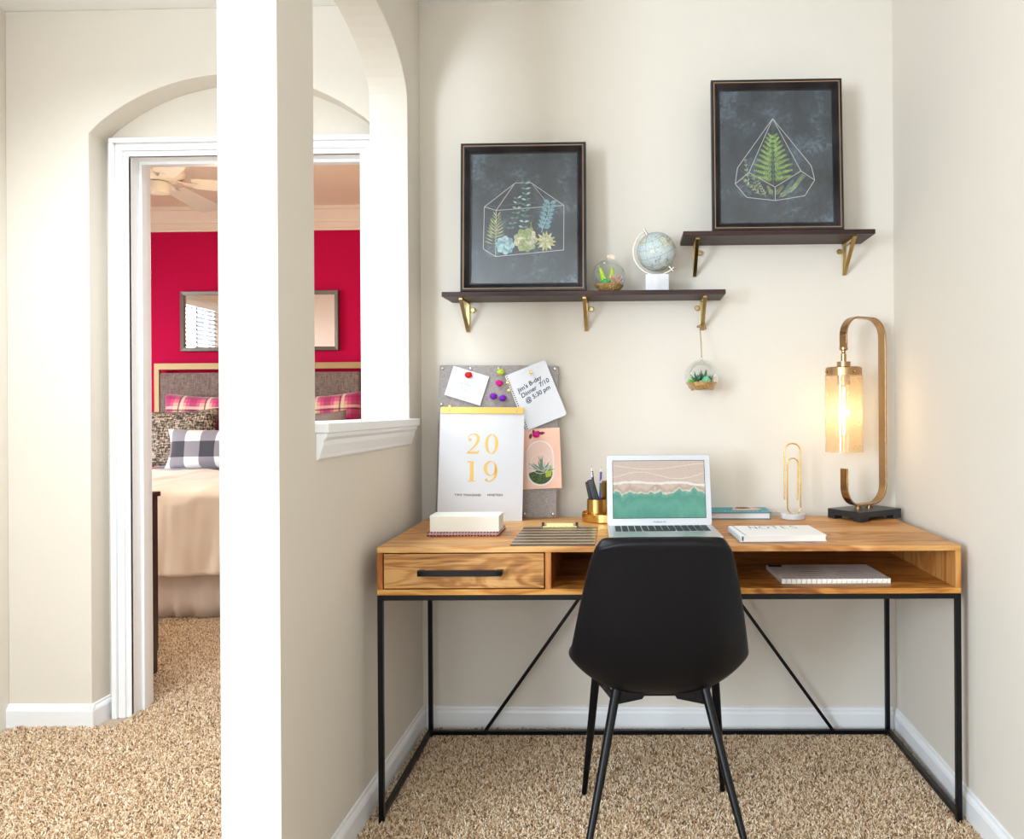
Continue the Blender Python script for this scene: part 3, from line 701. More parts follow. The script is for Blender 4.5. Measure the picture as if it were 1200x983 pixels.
for k in range(6):
    q_ = pi*k/6; lines.tube([(R*1.001*cos(a_)*cos(q_), R*1.001*cos(a_)*sin(q_), R*1.001*sin(a_)) for a_ in [2*pi*i/40 for i in range(40)]], .00035, 4, closed=True)
lines.build('grid_lines', mat('globe_grid_ink', (.22, .14, .10), .6), gb)
arc = B(); Rr = .079
pts = [(Rr*cos(radians(a_)), 0, gz+Rr*sin(radians(a_))) for a_ in range(118, 319, 8)]
arc.strip(pts, (0, 1, 0), .012, .003); ob = arc.build('meridian_arm', 'nickel', gl, smooth=40)
for a_ in (118, 310): B().tube([((R-.001)*cos(radians(a_)), 0, gz+(R-.001)*sin(radians(a_))), ((Rr+.010)*cos(radians(a_)), 0, gz+(Rr+.010)*sin(radians(a_)))], [.006, .0035], 10).build('pivot_pin', 'nickel', gl, smooth=40)
B().lathe([(.005, .054), (.005, gz-Rr+.002)], 12, (0, 0, 0)).build('stem', 'nickel', gl, smooth=40)

# ------------------------------------------------------------------ pin board with notes
bl = at(580.5, 608, Z=DT)
BH, BW = .528, .418
by0 = 2.716
pinb = thing('pin_board', 'grey linen pin board with brass nail heads leaning on the wall behind the calendar', 'pin board', (at(581, 608, Y=by0).x, by0, DT+.0015), (-.085, .012, 0))
B().box(-BW/2, BW/2, 0, .020, 0, BH).build('panel', 'linen', pinb, bev=.004)
def K(px, py): return ((px-582.5-(520-py)*.012)/341., (608-py)/339.)
nail = B().ball((0, 0, 0), (.0062, .004, .0062), 10, 6)
npos = [(-.197+.394*i/4, BH-.012) for i in range(5)] + [(-.197+.394*i/4, .013) for i in range(5)] + [(s*.197, .013+.1255*i) for s in (-1, 1) for i in range(1, 4)]
n0 = None
for (x, z) in npos:
    if n0 is None: n0 = nail.build('nail_head', 'nickel', pinb, smooth=60); o = n0
    else: o = n0.copy(); COL.objects.link(o); o.parent = pinb
    o.location = (x, -.001, z)
PF = pinb.matrix_basis.copy() if False else (Matrix.Translation(pinb.location) @ pinb.rotation_euler.to_matrix().to_4x4())
def onboard(name, label, cat, px, py, off, roll, group=None):
    x, z = K(px, py); mw = PF @ Matrix.Translation((x, -off, z)) @ Matrix.Rotation(roll, 4, 'Y')
    o = thing(name, label, cat, mw.translation, mw.to_euler(), group); return o
def sheet(w_, h_, th=.0006, cut=0.): return B().box(-w_/2, w_/2, -th, 0, -h_/2, h_/2)
nt_ = onboard('paper_note', 'small white note with faint writing under a red pompom pin, tilted clockwise', 'note', 546, 453.8, .006, radians(16.5))
sheet(.131, .106, .0012).build('sheet', 'paper', nt_)
text('Call Max', .014, 'writing', 'inkpale', nt_, (-.035, -.0016, .0), (pi/2, 0, 0), shear=.2)
text('7 pm', .013, 'writing', 'inkpale', nt_, (-.018, -.0016, -.020), (pi/2, 0, 0), shear=.2)
b = B().box(-.058, .052, -.0014, -.0013, .040, .0405); b.build('ruled_line', mat('pink_rule', (.80, .55, .58), .7), nt_)
nb_ = onboard('notebook_page', 'large white torn notebook page with a handwritten dinner reminder, tilted', 'note', 628.4, 464.8, .010, radians(-22.5))
pg = []
pw_, ph_ = .150, .206
out = [(pw_/2-.006, -ph_/2), (pw_/2, -ph_/2+.006), (pw_/2, ph_/2-.006), (pw_/2-.006, ph_/2), (-pw_/2, ph_/2)]
B().prism([(-pw_/2, -ph_/2)]+out, -.0025, 0, 'y').build('sheet', 'paper', nb_)
b = B()
for i in range(26): b.box(-pw_/2+.003, -pw_/2+.0075, -.0029, -.0026, -ph_/2+.004+i*.0078, -ph_/2+.0072+i*.0078)
b.build('punched_holes', 'inkblack', nb_)
for (s, x, z, r) in (("Jim's B-day", -.052, .030, .17), ('Dinner  7/10', -.048, .008, .17), ('@ 5:30 pm', -.040, -.014, .17)):
    text(s, .0215, 'writing', 'ink', nb_, (x, -.0030, z), (pi/2, -r, 0), shear=.15, offset=.0004, space=1.)
b = B().box(-.066, .05, -.0028, -.0027, .0875, .088); b.build('ruled_line', D.materials['pink_rule'], nb_)
pc = onboard('postcard', 'peach postcard with a photo of a plant in a glass capsule, pinned at right', 'postcard', 634.5, 538.8, .004, radians(-3.))
peach = mat('peach_card', (.88, .50, .36), .6, vary=(6, (.92, .62, .48)))
cd_ = sheet(.136, .208, .0014).build('card', peach, pc)
CM = [mat('card_white', (.80, .80, .84), .6), mat('card_peach_glass', (.84, .60, .50), .6), mat('card_dark_green', (.025, .06, .03), .7, vary=(150, (.10, .17, .03))), mat('card_air_plant', (.16, .26, .20), .7), mat('card_pale_plant', (.42, .52, .45), .7), mat('card_moss', (.42, .50, .05), .7), mat('card_maroon', (.16, .03, .05), .7)]
a = B(); y = -.0016
def caps(cx, cz, hw, hh, n=12):
    return [(cx+hw*cos(radians(a_)), cz+(hh-hw)+hw*sin(radians(a_))) for a_ in range(0, 181, 180//n)] + [(cx+hw*cos(radians(a_)), cz-(hh-hw)+hw*sin(radians(a_))) for a_ in range(180, 361, 180//n)]
def flat(b, pts, y): b.add([(p[0], y, p[1]) for p in pts], [tuple(range(len(pts)))])
cx, cz = -.003, -.016
a.k = 0; flat(a, caps(cx, cz, .047, .078), y); a.k = 1; flat(a, caps(cx, cz, .043, .074), y-.0001)
a.k = 2; flat(a, [(cx+.041*cos(radians(q_)), cz-.034+.038*sin(radians(q_))) for q_ in range(180, 361, 12)] + [(cx+.035, cz-.022), (cx+.01, cz-.03), (cx-.01, cz-.024), (cx-.03, cz-.03)], y-.0002)
a.k = 5; flat(a, [(cx+.018, cz-.050), (cx+.036, cz-.046), (cx+.041, cz-.012), (cx+.026, cz-.016), (cx+.016, cz-.034)], y-.0003)
R_ = random.Random(4)
for i in range(26): a.k = 3 if i % 3 else 4; an = radians(90+R_.uniform(-85, 85)); a.leaf(cx+.004+R_.uniform(-.01, .012), cz-.026, R_.uniform(.030, .058), .0052, an+(-.2), y-.0004-i*.00001)
a.k = 0; a.ribbon([(cx+.032*cos(radians(q_)), cz-.002+.034*sin(radians(q_))) for q_ in range(0, 361, 15)], .0016, y-.0008)
a.k = 6
for (x, z) in ((-.03, .088), (-.014, .094), (-.004, .086), (-.02, .080)): a.leaf(x, z, .022, .012, R_.uniform(0, 6), y)
a.build('printed_picture', CM, cd_)
for nm, cc in dict(red=(.85, .01, .015), magenta=(.85, .01, .30), lime=(.72, .85, .06), purple=(.26, .015, .60)).items(): M['p_'+nm] = mat('pompom_'+nm, cc, .8, vary=(200, tuple(q_*.6 for q_ in cc)), bump=(400, .8, .002))
def pompom(px, py, m, label, off):
    x, z = K(px, py); mw = PF @ Matrix.Translation((x, -off-.009, z))
    b = B(); b.ball((0, 0, 0), (.0125, .0095, .0105), 14, 9); R_ = random.Random(int(px))
    for i in range(60):
        d = Vector((R_.gauss(0, 1), R_.gauss(0, 1), R_.gauss(0, 1))).normalized(); b.ball((d.x*.0115, d.y*.0085, d.z*.0095), .0022, 5, 4)
    tag(b.build('pompom_pin', m, smooth=60, loc=mw.translation), label, 'pin')
pompom(548.5, 441.5, 'p_red', 'red pompom pin holding the small white note', .008)
pompom(586.5, 437.6, 'p_lime', 'lime green pompom pin at the top of the pin board', 0)
pompom(584.8, 450.6, 'p_magenta', 'magenta pompom pin between the lime pin and the purple pins', 0)
pompom(577.8, 466.2, 'p_purple', 'purple pompom pin, the left one of the side by side pair', 0)
pompom(589, 468.4, 'p_purple', 'purple pompom pin, the right one of the side by side pair', 0)
pompom(629, 511, 'p_magenta', 'magenta pompom pin holding the peach postcard', .006)
def tack(px, py, label, off):
    x, z = K(px, py); mw = PF @ Matrix.Translation((x, -off, z))
    tag(B().lathe([(.002, 0), (.002, .004), (.0062, .005), (.0055, .0085), (.002, .0095)], 12, (0, 0, 0), 'y').build('thumbtack', 'gold', smooth=40, loc=mw.translation), label, 'pin')
tack(622.6, 437.8, 'gold thumbtack through the top of the handwritten notebook page', .0125)
tack(595.3, 450.2, 'upper gold thumbtack at the torn left edge of the notebook page', .0125)
tack(596.8, 459.2, 'lower gold thumbtack at the torn left edge of the notebook page', .0125)
tack(526.2, 478.2, 'gold thumbtack just above the left end of the gold calendar bar', 0)

# ------------------------------------------------------------------ calendar
cb = at(561.5, 611, Z=DT+.001)
lean = radians(-5.8)
cal = thing('wall_calendar', 'large white 2019 calendar with a gold top bar standing against the pin board', 'calendar', (cb.x, 2.646, DT+.001), (lean, .013, 0))
CW, CH = .282, .382
B().box(-CW/2-.004, CW/2, 0, .003, 0, CH-.004).build('page', 'paper', cal)
gbar = B().box(-CW/2-.002, CW/2-.002, -.004, .006, CH-.022, CH).build('top_bar', 'goldink', cal, bev=.001)
for x in (-.115, .115): B().ball((x, -.005, CH-.010), (.003, .002, .003), 8, 6).build('rivet', 'nickel', gbar, smooth=60)
dg = B(); sc_ = 1/6.78/352
def GX(x): return (x-360)*sc_
def GZ(z): return (927-z)*sc_
def stroke(pts, ws, n=8):
    P = []; W = []
    for i in range(len(pts)-1):       # Catmull-Rom
        p0 = pts[max(i-1, 0)]; p1 = pts[i]; p2 = pts[i+1]; p3 = pts[min(i+2, len(pts)-1)]
        for j_ in range(n):
            t_1 = j_/n
            P.append(tuple(.5*((2*p1[k])+(-p0[k]+p2[k])*t_1+(2*p0[k]-5*p1[k]+4*p2[k]-p3[k])*t_1**2+(-p0[k]+3*p1[k]-3*p2[k]+p3[k])*t_1**3) for k in (0, 1))); W.append(ws[i]*(1-t_1)+ws[i+1]*t_1)
    P.append(pts[-1]); W.append(ws[-1])
    dg.ribbon([(GX(p[0]), GZ(p[1])) for p in P], [w_*sc_ for w_ in W], -.0006)
def disc(x, z, r): flat(dg, [(GX(x+r*cos(q_)), GZ(z+r*sin(q_))) for q_ in [2*pi*i/14 for i in range(14)]], -.0006)
digits = []
def done():
    global dg
    dg.build('gold_numeral', 'goldink', cal); dg = B()
disc(262, 280, 13)
stroke([(252, 272), (254, 248), (290, 233), (322, 248), (328, 282), (308, 320), (272, 358), (242, 386)], [5, 6, 8, 20, 24, 20, 10, 5])
flat(dg, [(GX(x), GZ(z)) for x, z in ((236, 392), (330, 392), (338, 362), (333, 362), (325, 374), (250, 376))], -.0006)
done()
for (cx_, cz_, rx, rz) in ((437, 311, 48, 79),):
    n = 32; o_ = [(cx_+(rx+5)*cos(q_), cz_+(rz+2)*sin(q_)) for q_ in [2*pi*i/n for i in range(n+1)]]; i_ = [(cx_+(rx-19)*cos(q_), cz_+(rz-4)*sin(q_)) for q_ in [2*pi*i/n for i in range(n+1)]]
    for k in range(n): flat(dg, [(GX(p[0]), GZ(p[1])) for p in (o_[k], o_[k+1], i_[k+1], i_[k])], -.0006)
done()
flat(dg, [(GX(x), GZ(z)) for x, z in ((268, 455), (296, 455), (296, 610), (268, 610))], -.0006)
flat(dg, [(GX(x), GZ(z)) for x, z in ((248, 610), (316, 610), (316, 616), (248, 616))], -.0006)
flat(dg, [(GX(x), GZ(z)) for x, z in ((246, 452), (270, 452), (270, 459), (246, 463))], -.0006)
done()
n = 28; o_ = [(432+54*cos(q_), 508+60*sin(q_)) for q_ in [2*pi*i/n for i in range(n+1)]]; i_ = [(436+31*cos(q_), 508+54*sin(q_)) for q_ in [2*pi*i/n for i in range(n+1)]]
for k in range(n): flat(dg, [(GX(p[0]), GZ(p[1])) for p in (o_[k], o_[k+1], i_[k+1], i_[k])], -.0006)
stroke([(474, 500), (478, 545), (460, 590), (428, 612), (396, 606)], [24, 22, 15, 7, 8]); disc(402, 600, 10)
done()
text('TWO THOUSAND', .0098, 'small_lettering', 'inkblack', cal, (GX(148), -.0006, GZ(731)), space=1.16, offset=.0002)
text('NINETEEN', .0098, 'small_lettering', 'inkblack', cal, (GX(414), -.0006, GZ(729)), space=1.16, offset=.0002)
b = B(); b.ribbon([(GX(508), GZ(902)), (GX(530), GZ(885)), (GX(562), GZ(862))], [.001, .0045, .001], -.0006); b.build('gold_mark', 'goldink', cal)

# ------------------------------------------------------------------ small things on the desk
def D_(px, py): return at(px, py, Z=DT)
# spiral notebook + cream block
p = D_(542, 629); q0 = D_(499, 629); q1 = D_(584.5, 628)
sn = thing('spiral_notebook', 'closed notebook with red cover and silver spiral lying under the cream block', 'notebook', ((q0.x+q1.x)/2, q0.y, DT+.0005), (0, 0, .01))
wS = q1.x-q0.x
B().box(-wS/2+.002, wS/2, .006, .150, 0, .004).build('back_cover', mat('maroon_cover', (.22, .01, .05), .45), sn)
B().box(-wS/2+.006, wS/2-.002, .010, .148, .004, .009).build('pages', 'creampaper', sn)
B().box(-wS/2+.002, wS/2, .006, .150, .009, .011).build('front_cover', D.materials['maroon_cover'], sn)
b = B()
for i in range(22):
    x = -wS/2+.012+i*(wS-.02)/21; b.tube([(x, .007+.0065*cos(q_), .006+.0062*sin(q_)) for q_ in [2*pi*k/10 for k in range(10)]], .0016, 5, closed=True)
b.build('spiral_wire', mat('rose_wire', (.75, .50, .45), .3, .7), sn)
bk = thing('note_block', 'thick cream hardcover note block lying on the red spiral notebook', 'notebook', ((q0.x+q1.x)/2+.0045, q0.y+.014, DT+.0122), (0, 0, .01))
wb = .205
B().box(-wb/2, wb/2, 0, .085, 0, .046).build('pages', 'creampaper', bk, bev=.001)
B().box(-wb/2-.001, wb/2+.001, 0.003, .087, .046, .048).build('cover', mat('ivory_cover', (.84, .86, .78), .5), bk, bev=.0006)
# striped clipboard
c0, c1, c2, c3 = D_(597.5, 639.5), D_(697, 639.3), D_(612.5, 618), D_(700.5, 617.5)
cl = thing('clipboard', 'black and gold striped clipboard with a gold clip lying on the desk', 'clipboard', ((c0.x+c1.x)/2, (c0.y+c1.y)/2, DT+.0006), (0, 0, .015))
Wc = (c1-c0).length; Lc = (c2-c0).y
ms = mat('striped_board', (.5, .33, .14), .38, .5); t = NT(ms); v, s_ = t.xyz(); fr_ = t.math('FRACT', t.math('MULTIPLY_ADD', s_[1], 6.6/Lc, .42))
t.bsdf('Base Color', t.mix(t.math('GREATER_THAN', fr_, .52), (.035, .028, .03), (.36, .25, .14))); t.bsdf('Metallic', t.math('MULTIPLY', t.math('LESS_THAN', fr_, .52), .0))
B().box(-Wc/2, Wc/2, 0, Lc, 0, .0028).build('board', ms, cl, bev=.001)
kb = B(); kb.box(-.056, .052, Lc-.028, Lc-.008, .003, .007); kb.prism([(Lc-.022, .006), (Lc-.018, .015), (Lc-.010, .017), (Lc-.004, .006)], -.044, .040, 'x')
kb.build('clip', mat('pale_gold_metal', (.85, .72, .34), .25, .8), cl, bev=.0008)
for x in (-.055, .051): B().box(x-.004, x+.004, Lc-.024, Lc-.010, .004, .018).build('clip_end', 'screenblack', cl, bev=.001)
# pen holder
pc0 = D_(712, 613.5)
ph = thing('pen_holder', 'gold cylinder pen holder with a round gold tray base beside the laptop', 'pen holder', (pc0.x, pc0.y+.075, DT+.0005))
B().lathe([(.084, 0), (.088, .004), (.088, .028), (.086, .028), (.084, .004+.002), (.001, .005)], 40).build('tray', 'gold', ph, smooth=40)
pxh = -.036
B().lathe([(.028, .005), (.034, .006), (.034, .074), (.032, .074), (.031, .01), (.001, .01)], 32, (pxh, -.02, 0)).build('cup', 'gold', ph, smooth=40)
B().lathe([(.028, .005), (.034, .006), (.034, .128), (.032, .128), (.031, .01), (.001, .01)], 32, (pxh+.046, .026, 0)).build('cup', 'gold', ph, smooth=40)
stc = ph.location
def pencil(dx, tx, h_, label, m1):
    o = Vector((stc.x+pxh+dx, stc.y-.02, DT+.016)); e = o+Vector((tx, 0, h_)); d = e-o
    th_ = thing('pencil', label, 'pencil', o)
    B().tube([(0, 0, 0), d*.90], .0042, 6).build('shaft', m1, th_); B().tube([d*.90, d*.98], [.0042, .0012], 6).build('sharpened_wood', 'raffia', th_); B().tube([d*.98, d], [.0012, .0002], 6).build('lead', 'inkblack', th_)
pm = []
for nm, cs in (('white_banded', [(0, (.75, .78, .80)), (.45, (.03, .03, .05)), (.6, (.05, .18, .12))]), ('green_banded', [(0, (.03, .20, .06)), (.42, (.10, .10, .35)), (.6, (.7, .7, .75))])):
    m_ = mat('pencil_'+nm, cs[0][1], .4); t = NT(m_); v, s_ = t.xyz(); t.bsdf('Base Color', t.ramp(t.noise(v, 75, 2), cs, 'CONSTANT')); pm.append(m_)
pencil(-.002, -.016, .168, 'patterned black and white pencil leaning left in the gold pen holder', pm[0])
pencil(.008, .006, .165, 'patterned green and blue pencil standing upright in the gold pen holder', pm[1])
b = B(); o = Vector((stc.x+pxh, stc.y-.02, DT+.012))
st = thing('stapler', 'black stapler standing on end in the gold pen holder', 'stapler', o)
b.T = Matrix.Rotation(-.28, 4, 'Y') @ Matrix.Translation((.012, -.004, 0)); b.box(-.011, .013, -.009, .009, .0, .128); b.build('arm', mat('black_stapler_plastic', (.03, .032, .036), .3), st, bev=.004)
b = B(); b.T = Matrix.Rotation(-.20, 4, 'Y'); b.box(-.015, -.004, -.008, .008, .0, .124); b.build('base', 'screenblack', st, bev=.002)
b = B(); b.T = Matrix.Rotation(-.28, 4, 'Y') @ Matrix.Translation((.012, -.004, 0)); b.tube([(.004, -.0095, .03), (.002, -.0095, .05), (.006, -.0095, .11)], .0014, 6); b.build('seam', 'blackrubber', st)
# laptop
lp0, lp1 = at(713, 616, Z=DT+.012), at(836, 616, Z=DT+.012)
lw = .325
lap = thing('laptop', 'open silver laptop showing a beach aerial photo on the desk', 'laptop', ((lp0.x+lp1.x)/2-.002, lp0.y+.0, DT+.0005), (0, 0, .045))
B().box(-lw/2, lw/2, -.215, .012, 0, .012).build('body', 'silver', lap, bev=.003)
kd = B().box(-.140, .140, -.118, -.012, .0118, .0124).build('keyboard_well', 'silver', lap)
key = B().box(-.0085, .0085, -.0075, .0075, 0, .0016); key0 = None
for r_ in range(6):
    for c_ in range(14):
        if r_ == 5 and 3 < c_ < 9 and c_ != 4: continue
        x = -.1315+c_*.02023; yk = -.020-r_*.0178
        if key0 is None: key0 = key.build('key', 'blackrubber', kd); o = key0
        else: o = key0.copy(); COL.objects.link(o); o.parent = kd
        o.location = (x, yk, .0124)
        if r_ == 5 and c_ == 4: o.scale = (5.4, 1, 1); o.location.x = x+.0405
B().box(-.052, .052, -.205, -.128, .0118, .0122).build('trackpad', mat('trackpad_grey', (.55, .56, .57), .3, .4), lap)
lid = B(); la_ = radians(14)
lidM = Matrix.Translation((0, .008, .010)) @ Matrix.Rotation(-la_, 4, 'X')
LH = .222
def rrect(x0, x1, z0, z1, r, n=5):
    pts = []
    for (cx_, cz_, a0) in ((x1-r, z1-r, 0), (x0+r, z1-r, 90), (x0+r, z0+r, 180), (x1-r, z0+r, 270)):
        pts += [(cx_+r*cos(radians(a0+90*i/n)), cz_+r*sin(radians(a0+90*i/n))) for i in range(n+1)]
    return pts
lid.T = lidM; lid.prism(rrect(-lw/2, lw/2, 0, LH, .010), 0, .006, 'y'); lo = lid.build('lid', mat('lid_silver', (.56, .57, .60), .4, .6), lap, bev=.0008)
scm = D.materials.new('beach_screen_picture'); scm.use_nodes = True; t = NT(scm); nt = scm.node_tree
v, s_ = t.xyz()
zz = t.math('DIVIDE', t.math('SUBTRACT', s_[2], .024), .180)
n1 = t.noise(v, 24, 2, (1, 1, .45)); n2 = t.noise(v, 70, 5); n3 = t.noise(v, 7, 1, (1, 1, .2))
e1 = t.math('ADD', zz, t.math('MULTIPLY', t.math('SUBTRACT', n1, .5), .46))
e1 = t.math('ADD', e1, t.math('MULTIPLY', t.math('SUBTRACT', n2, .5), .10))
c1 = t.ramp(e1, [(0, (.055, .29, .22)), (.22, (.095, .37, .27)), (.36, (.065, .31, .23)), (.43, (.14, .40, .31)), (.45, (.75, .68, .58)), (.48, (.48, .37, .29)), (.56, (.64, .52, .44))])
e2 = t.math('ADD', zz, t.math('MULTIPLY', t.math('SUBTRACT', n3, .5), .28))
foam = t.math('LESS_THAN', t.math('ABSOLUTE', t.math('SUBTRACT', t.math('ADD', e2, t.math('MULTIPLY', t.math('SUBTRACT', n2, .5), .05)), .585)), .020)
foam2 = t.math('LESS_THAN', t.math('ABSOLUTE', t.math('SUBTRACT', t.math('ADD', t.math('ADD', zz, t.math('MULTIPLY', t.math('SINE', t.math('MULTIPLY', s_[0], 26)), .06)), t.math('MULTIPLY', t.math('SUBTRACT', n2, .5), .03)), .74)), .007)
foam3 = t.math('LESS_THAN', t.math('ABSOLUTE', t.math('SUBTRACT', t.math('ADD', t.math('ADD', zz, t.math('MULTIPLY', t.math('SINE', t.math('MULTIPLY_ADD', s_[0], 17, 2.)), .05)), t.math('MULTIPLY', t.math('SUBTRACT', n2, .5), .02)), .90)), .006)
c2 = t.mix(t.math('MULTIPLY', t.math('MAXIMUM', foam, t.math('MULTIPLY', t.math('MAXIMUM', foam2, foam3), .6)), .9), c1, (.88, .85, .80))
t.bsdf('Base Color', (.01, .01, .01, 1)); t.bsdf('Roughness', .12); c2 = t.mix(t.math('MULTIPLY', t.noise(v, 160, 4), .35), c2, (.42, .36, .30), 'MULTIPLY'); t.put(c2, nt.nodes['Principled BSDF'].inputs['Emission Color']); t.bsdf('Emission Strength', 1.1)
b = B(); b.box(-.144, .144, -.0011, -.0004, .024, .204); so = b.build('screen', scm, lo); so.matrix_local = lidM
b = B(); b.T = lidM; b.frame(.2905, .1825, [(0, .0004), (0, .0014), (.0016, .0014), (.0016, .0004)], 0, .114); b.build('screen_gasket', 'screenblack', lo)
tx = text('MacBook Air', .0075, 'lettering', 'ink', lo, (0, 0, 0), align='CENTER'); tx.matrix_local = lidM @ Matrix.Translation((0, -.0008, .0095)) @ Matrix.Rotation(pi/2, 4, 'X')
# books at the back
k0, k1, k2 = D_(840, 608.5), D_(907, 608.5), D_(838, 598)
tb = thing('hardcover_book', 'teal hardcover book with a pink pictured shape and white title, right of the laptop', 'book', ((k0.x+k1.x)/2-.050, k0.y-.004, DT+.0005), (0, 0, -.02))
wt = .272
B().box(-wt/2, wt/2, 0, .19, 0, .003).build('back_cover', mat('teal_cover', (.012, .26, .32), .4), tb)
B().box(-wt/2+.004, wt/2-.006, .003, .187, .003, .020).build('pages', mat('pink_white_pages', (.80, .70, .69), .7), tb)
cv = B().box(-wt/2, wt/2, 0, .19, .020, .0235).build('front_cover', D.materials['teal_cover'], tb, bev=.0006)
a = B()
def flz(b, pts, z): b.add([(p[0], p[1], z) for p in pts], [tuple(range(len(pts)))])
a.k = 0; flz(a, [(.010, .060), (.030, .145), (.075, .15), (.118, .085), (.10, .06), (.06, .052)], .0238)
a.k = 1; flz(a, [(.024, .10), (.035, .135), (.068, .138), (.082, .105), (.05, .09)], .0240)
a.build('cover_picture', [mat('cover_pink', (.80, .55, .50), .6), mat('cover_brown', (.16, .06, .05), .6)], cv)
text('MODERN GREEN', .026, 'title_lettering', 'paper', cv, (-.020, .016, .0239), (0, 0, 0), space=1.1)
n0_, n1_ = D_(869, 636.5), D_(967, 633.5); nt0, nt1 = D_(853, 613), D_(940, 612)
nk = thing('notes_notebook', 'white notebook lettered NOTES lying on the desk right of the laptop', 'notebook', ((n0_.x+n1_.x)/2, (n0_.y+n1_.y)/2, DT+.0005), (0, 0, .05))
wn = (n1_-n0_).length; ln_ = .185
B().box(-wn/2, wn/2, 0, ln_, 0, .003).build('back_cover', 'paper', nk, bev=.0008)
B().box(-wn/2+.010, wn/2-.003, .002, ln_-.003, .003, .0155).build('pages', 'creampaper', nk)
nc = B().box(-wn/2, wn/2, 0, ln_, .0155, .018).build('front_cover', mat('white_cover', (.86, .86, .86), .5), nk, bev=.0008)
B().tube([(-wn/2+.016, .004, .0182), (-wn/2+.012, ln_-.004, .0182)], .0007, 5).build('elastic_band', 'inkblack', nk)
B().box(-wn/2-.002, -wn/2+.006, .0, ln_, .001, .017).build('spine', mat('blue_grey_spine', (.55, .64, .70), .4), nk, bev=.002)
sw = B(); hz_ = .050; zz0 = ln_-.062
def L2(pts, w_=.0013):
    for p, q_ in zip(pts, pts[1:]):
        d = (Vector(q_)-Vector(p)).normalized(); n_ = Vector((-d.y, d.x))*w_; flz(sw, [(p[0]+n_.x, p[1]+n_.y), (p[0]-n_.x, p[1]-n_.y), (q_[0]-n_.x, q_[1]-n_.y), (q_[0]+n_.x, q_[1]+n_.y)], .0183)
xo = -.066; hh = .048; y0_ = zz0
L2([(xo, y0_), (xo, y0_+hh), (xo+.019, y0_), (xo+.019, y0_+hh)])
L2([(xo+.043+.014*cos(q_), y0_+hh/2+hh/2*sin(q_)) for q_ in [2*pi*i/24 for i in range(25)]])
L2([(xo+.064, y0_+hh), (xo+.086, y0_+hh)]); L2([(xo+.075, y0_+hh), (xo+.075, y0_)])
L2([(xo+.112, y0_+hh), (xo+.097, y0_+hh), (xo+.097, y0_), (xo+.112, y0_)]); L2([(xo+.097, y0_+hh/2), (xo+.110, y0_+hh/2)])
L2([(xo+.138, y0_+hh*.92), (xo+.130, y0_+hh), (xo+.123, y0_+hh*.8), (xo+.127, y0_+hh*.58), (xo+.136, y0_+hh*.42), (xo+.138, y0_+hh*.15), (xo+.130, y0_), (xo+.121, y0_+hh*.1)])
sw.build('title_lettering', 'inkblack', nc)
# notebook in the open compartment
CF = DT-.131+.0155
m0, m1 = at(917, 685, Z=CF), at(1042.5, 683, Z=CF)
pn = thing('spiral_notebook', 'white spiral notebook with line patterns lying in the open desk compartment', 'notebook', ((m0.x+m1.x)/2, (m0.y+m1.y)/2, CF+.0008), (0, 0, .02))
wp = (m1-m0).length; lp = .20
B().prism([(-wp/2, 0), (wp/2, 0), (wp/2-.005, lp), (-wp/2-.005, lp)], 0, .0115, 'z').build('pages', 'creampaper', pn)
pcv = B().prism([(-wp/2-.001, 0), (wp/2+.001, 0), (wp/2-.004, lp+.001), (-wp/2-.006, lp+.001)], .0115, .0130, 'z').build('front_cover', mat('pale_cover', (.72, .66, .62), .6), pn)
sw = B()
for i in range(5):
    y_ = .045+i*.028
    for (x0, x1) in ((-.10, -.01), (.01, .10)):
        flz(sw, [(x0+(i % 2)*.012, y_), (x1, y_-.003), (x1, y_-.001), (x0+(i % 3)*.02, y_+.004)], .0132)
flz(sw, [(-wp/2-.002, lp-.03), (-wp/2+.035, lp-.035), (-wp/2+.04, lp-.002), (-wp/2-.004, lp-.002)], .0132)
sw.build('line_pattern', 'inkblack', pcv)
b = B()
for i in range(21):
    x = -wp/2+.012+i*(wp-.022)/20
    b.tube([(x, .004+.006*cos(q_), .007+.0078*sin(q_)) for q_ in [2*pi*k/10 for k in range(10)]], .0011, 5, closed=True)
b.build('spiral_wire', 'silver', pn)
b = B()
for i in range(21):
    x = -wp/2+.012+i*(wp-.022)/20; b.box(x-.0022, x+.0022, .010, .0135, .0130, .0134)
b.build('punched_holes', 'inkblack', pcv)
# paperclip
pb_ = D_(932.5, 609.5)
pcp = thing('paperclip_sculpture', 'giant gold paperclip on a round white marble base', 'ornament', (pb_.x, pb_.y+.040, DT+.0005))
B().lathe([(.040, 0), (.0415, .002), (.0415, .015), (.039, .018)], 36).build('base', 'marble', pcp, smooth=30)
s3 = 345.; PX = lambda x: (x/3.511+820-932.5)/s3; PZ = lambda z: (881-z)/3.511/s3+.019
def arcp(cx_, cz_, r, a0, a1, n=10): return [(cx_+r*cos(radians(a0+(a1-a0)*i/n)), cz_-r*1.0*sin(radians(a0+(a1-a0)*i/n))) for i in range(n+1)]
pth = [(359, 827), (360, 640)] + arcp(392, 630, 32, 180, 0) + [(424, 850)] + arcp(397, 858, 27, 0, -180) + [(371, 690)] + arcp(392, 680, 22, 180, 0) + [(411, 830)]
b = B().tube([(PX(x), -.004 if i < 20 else -.0075, PZ(z)) for i, (x, z) in enumerate(pth)], .0025, 8); b.build('clip_wire', 'gold', pcp, smooth=60)

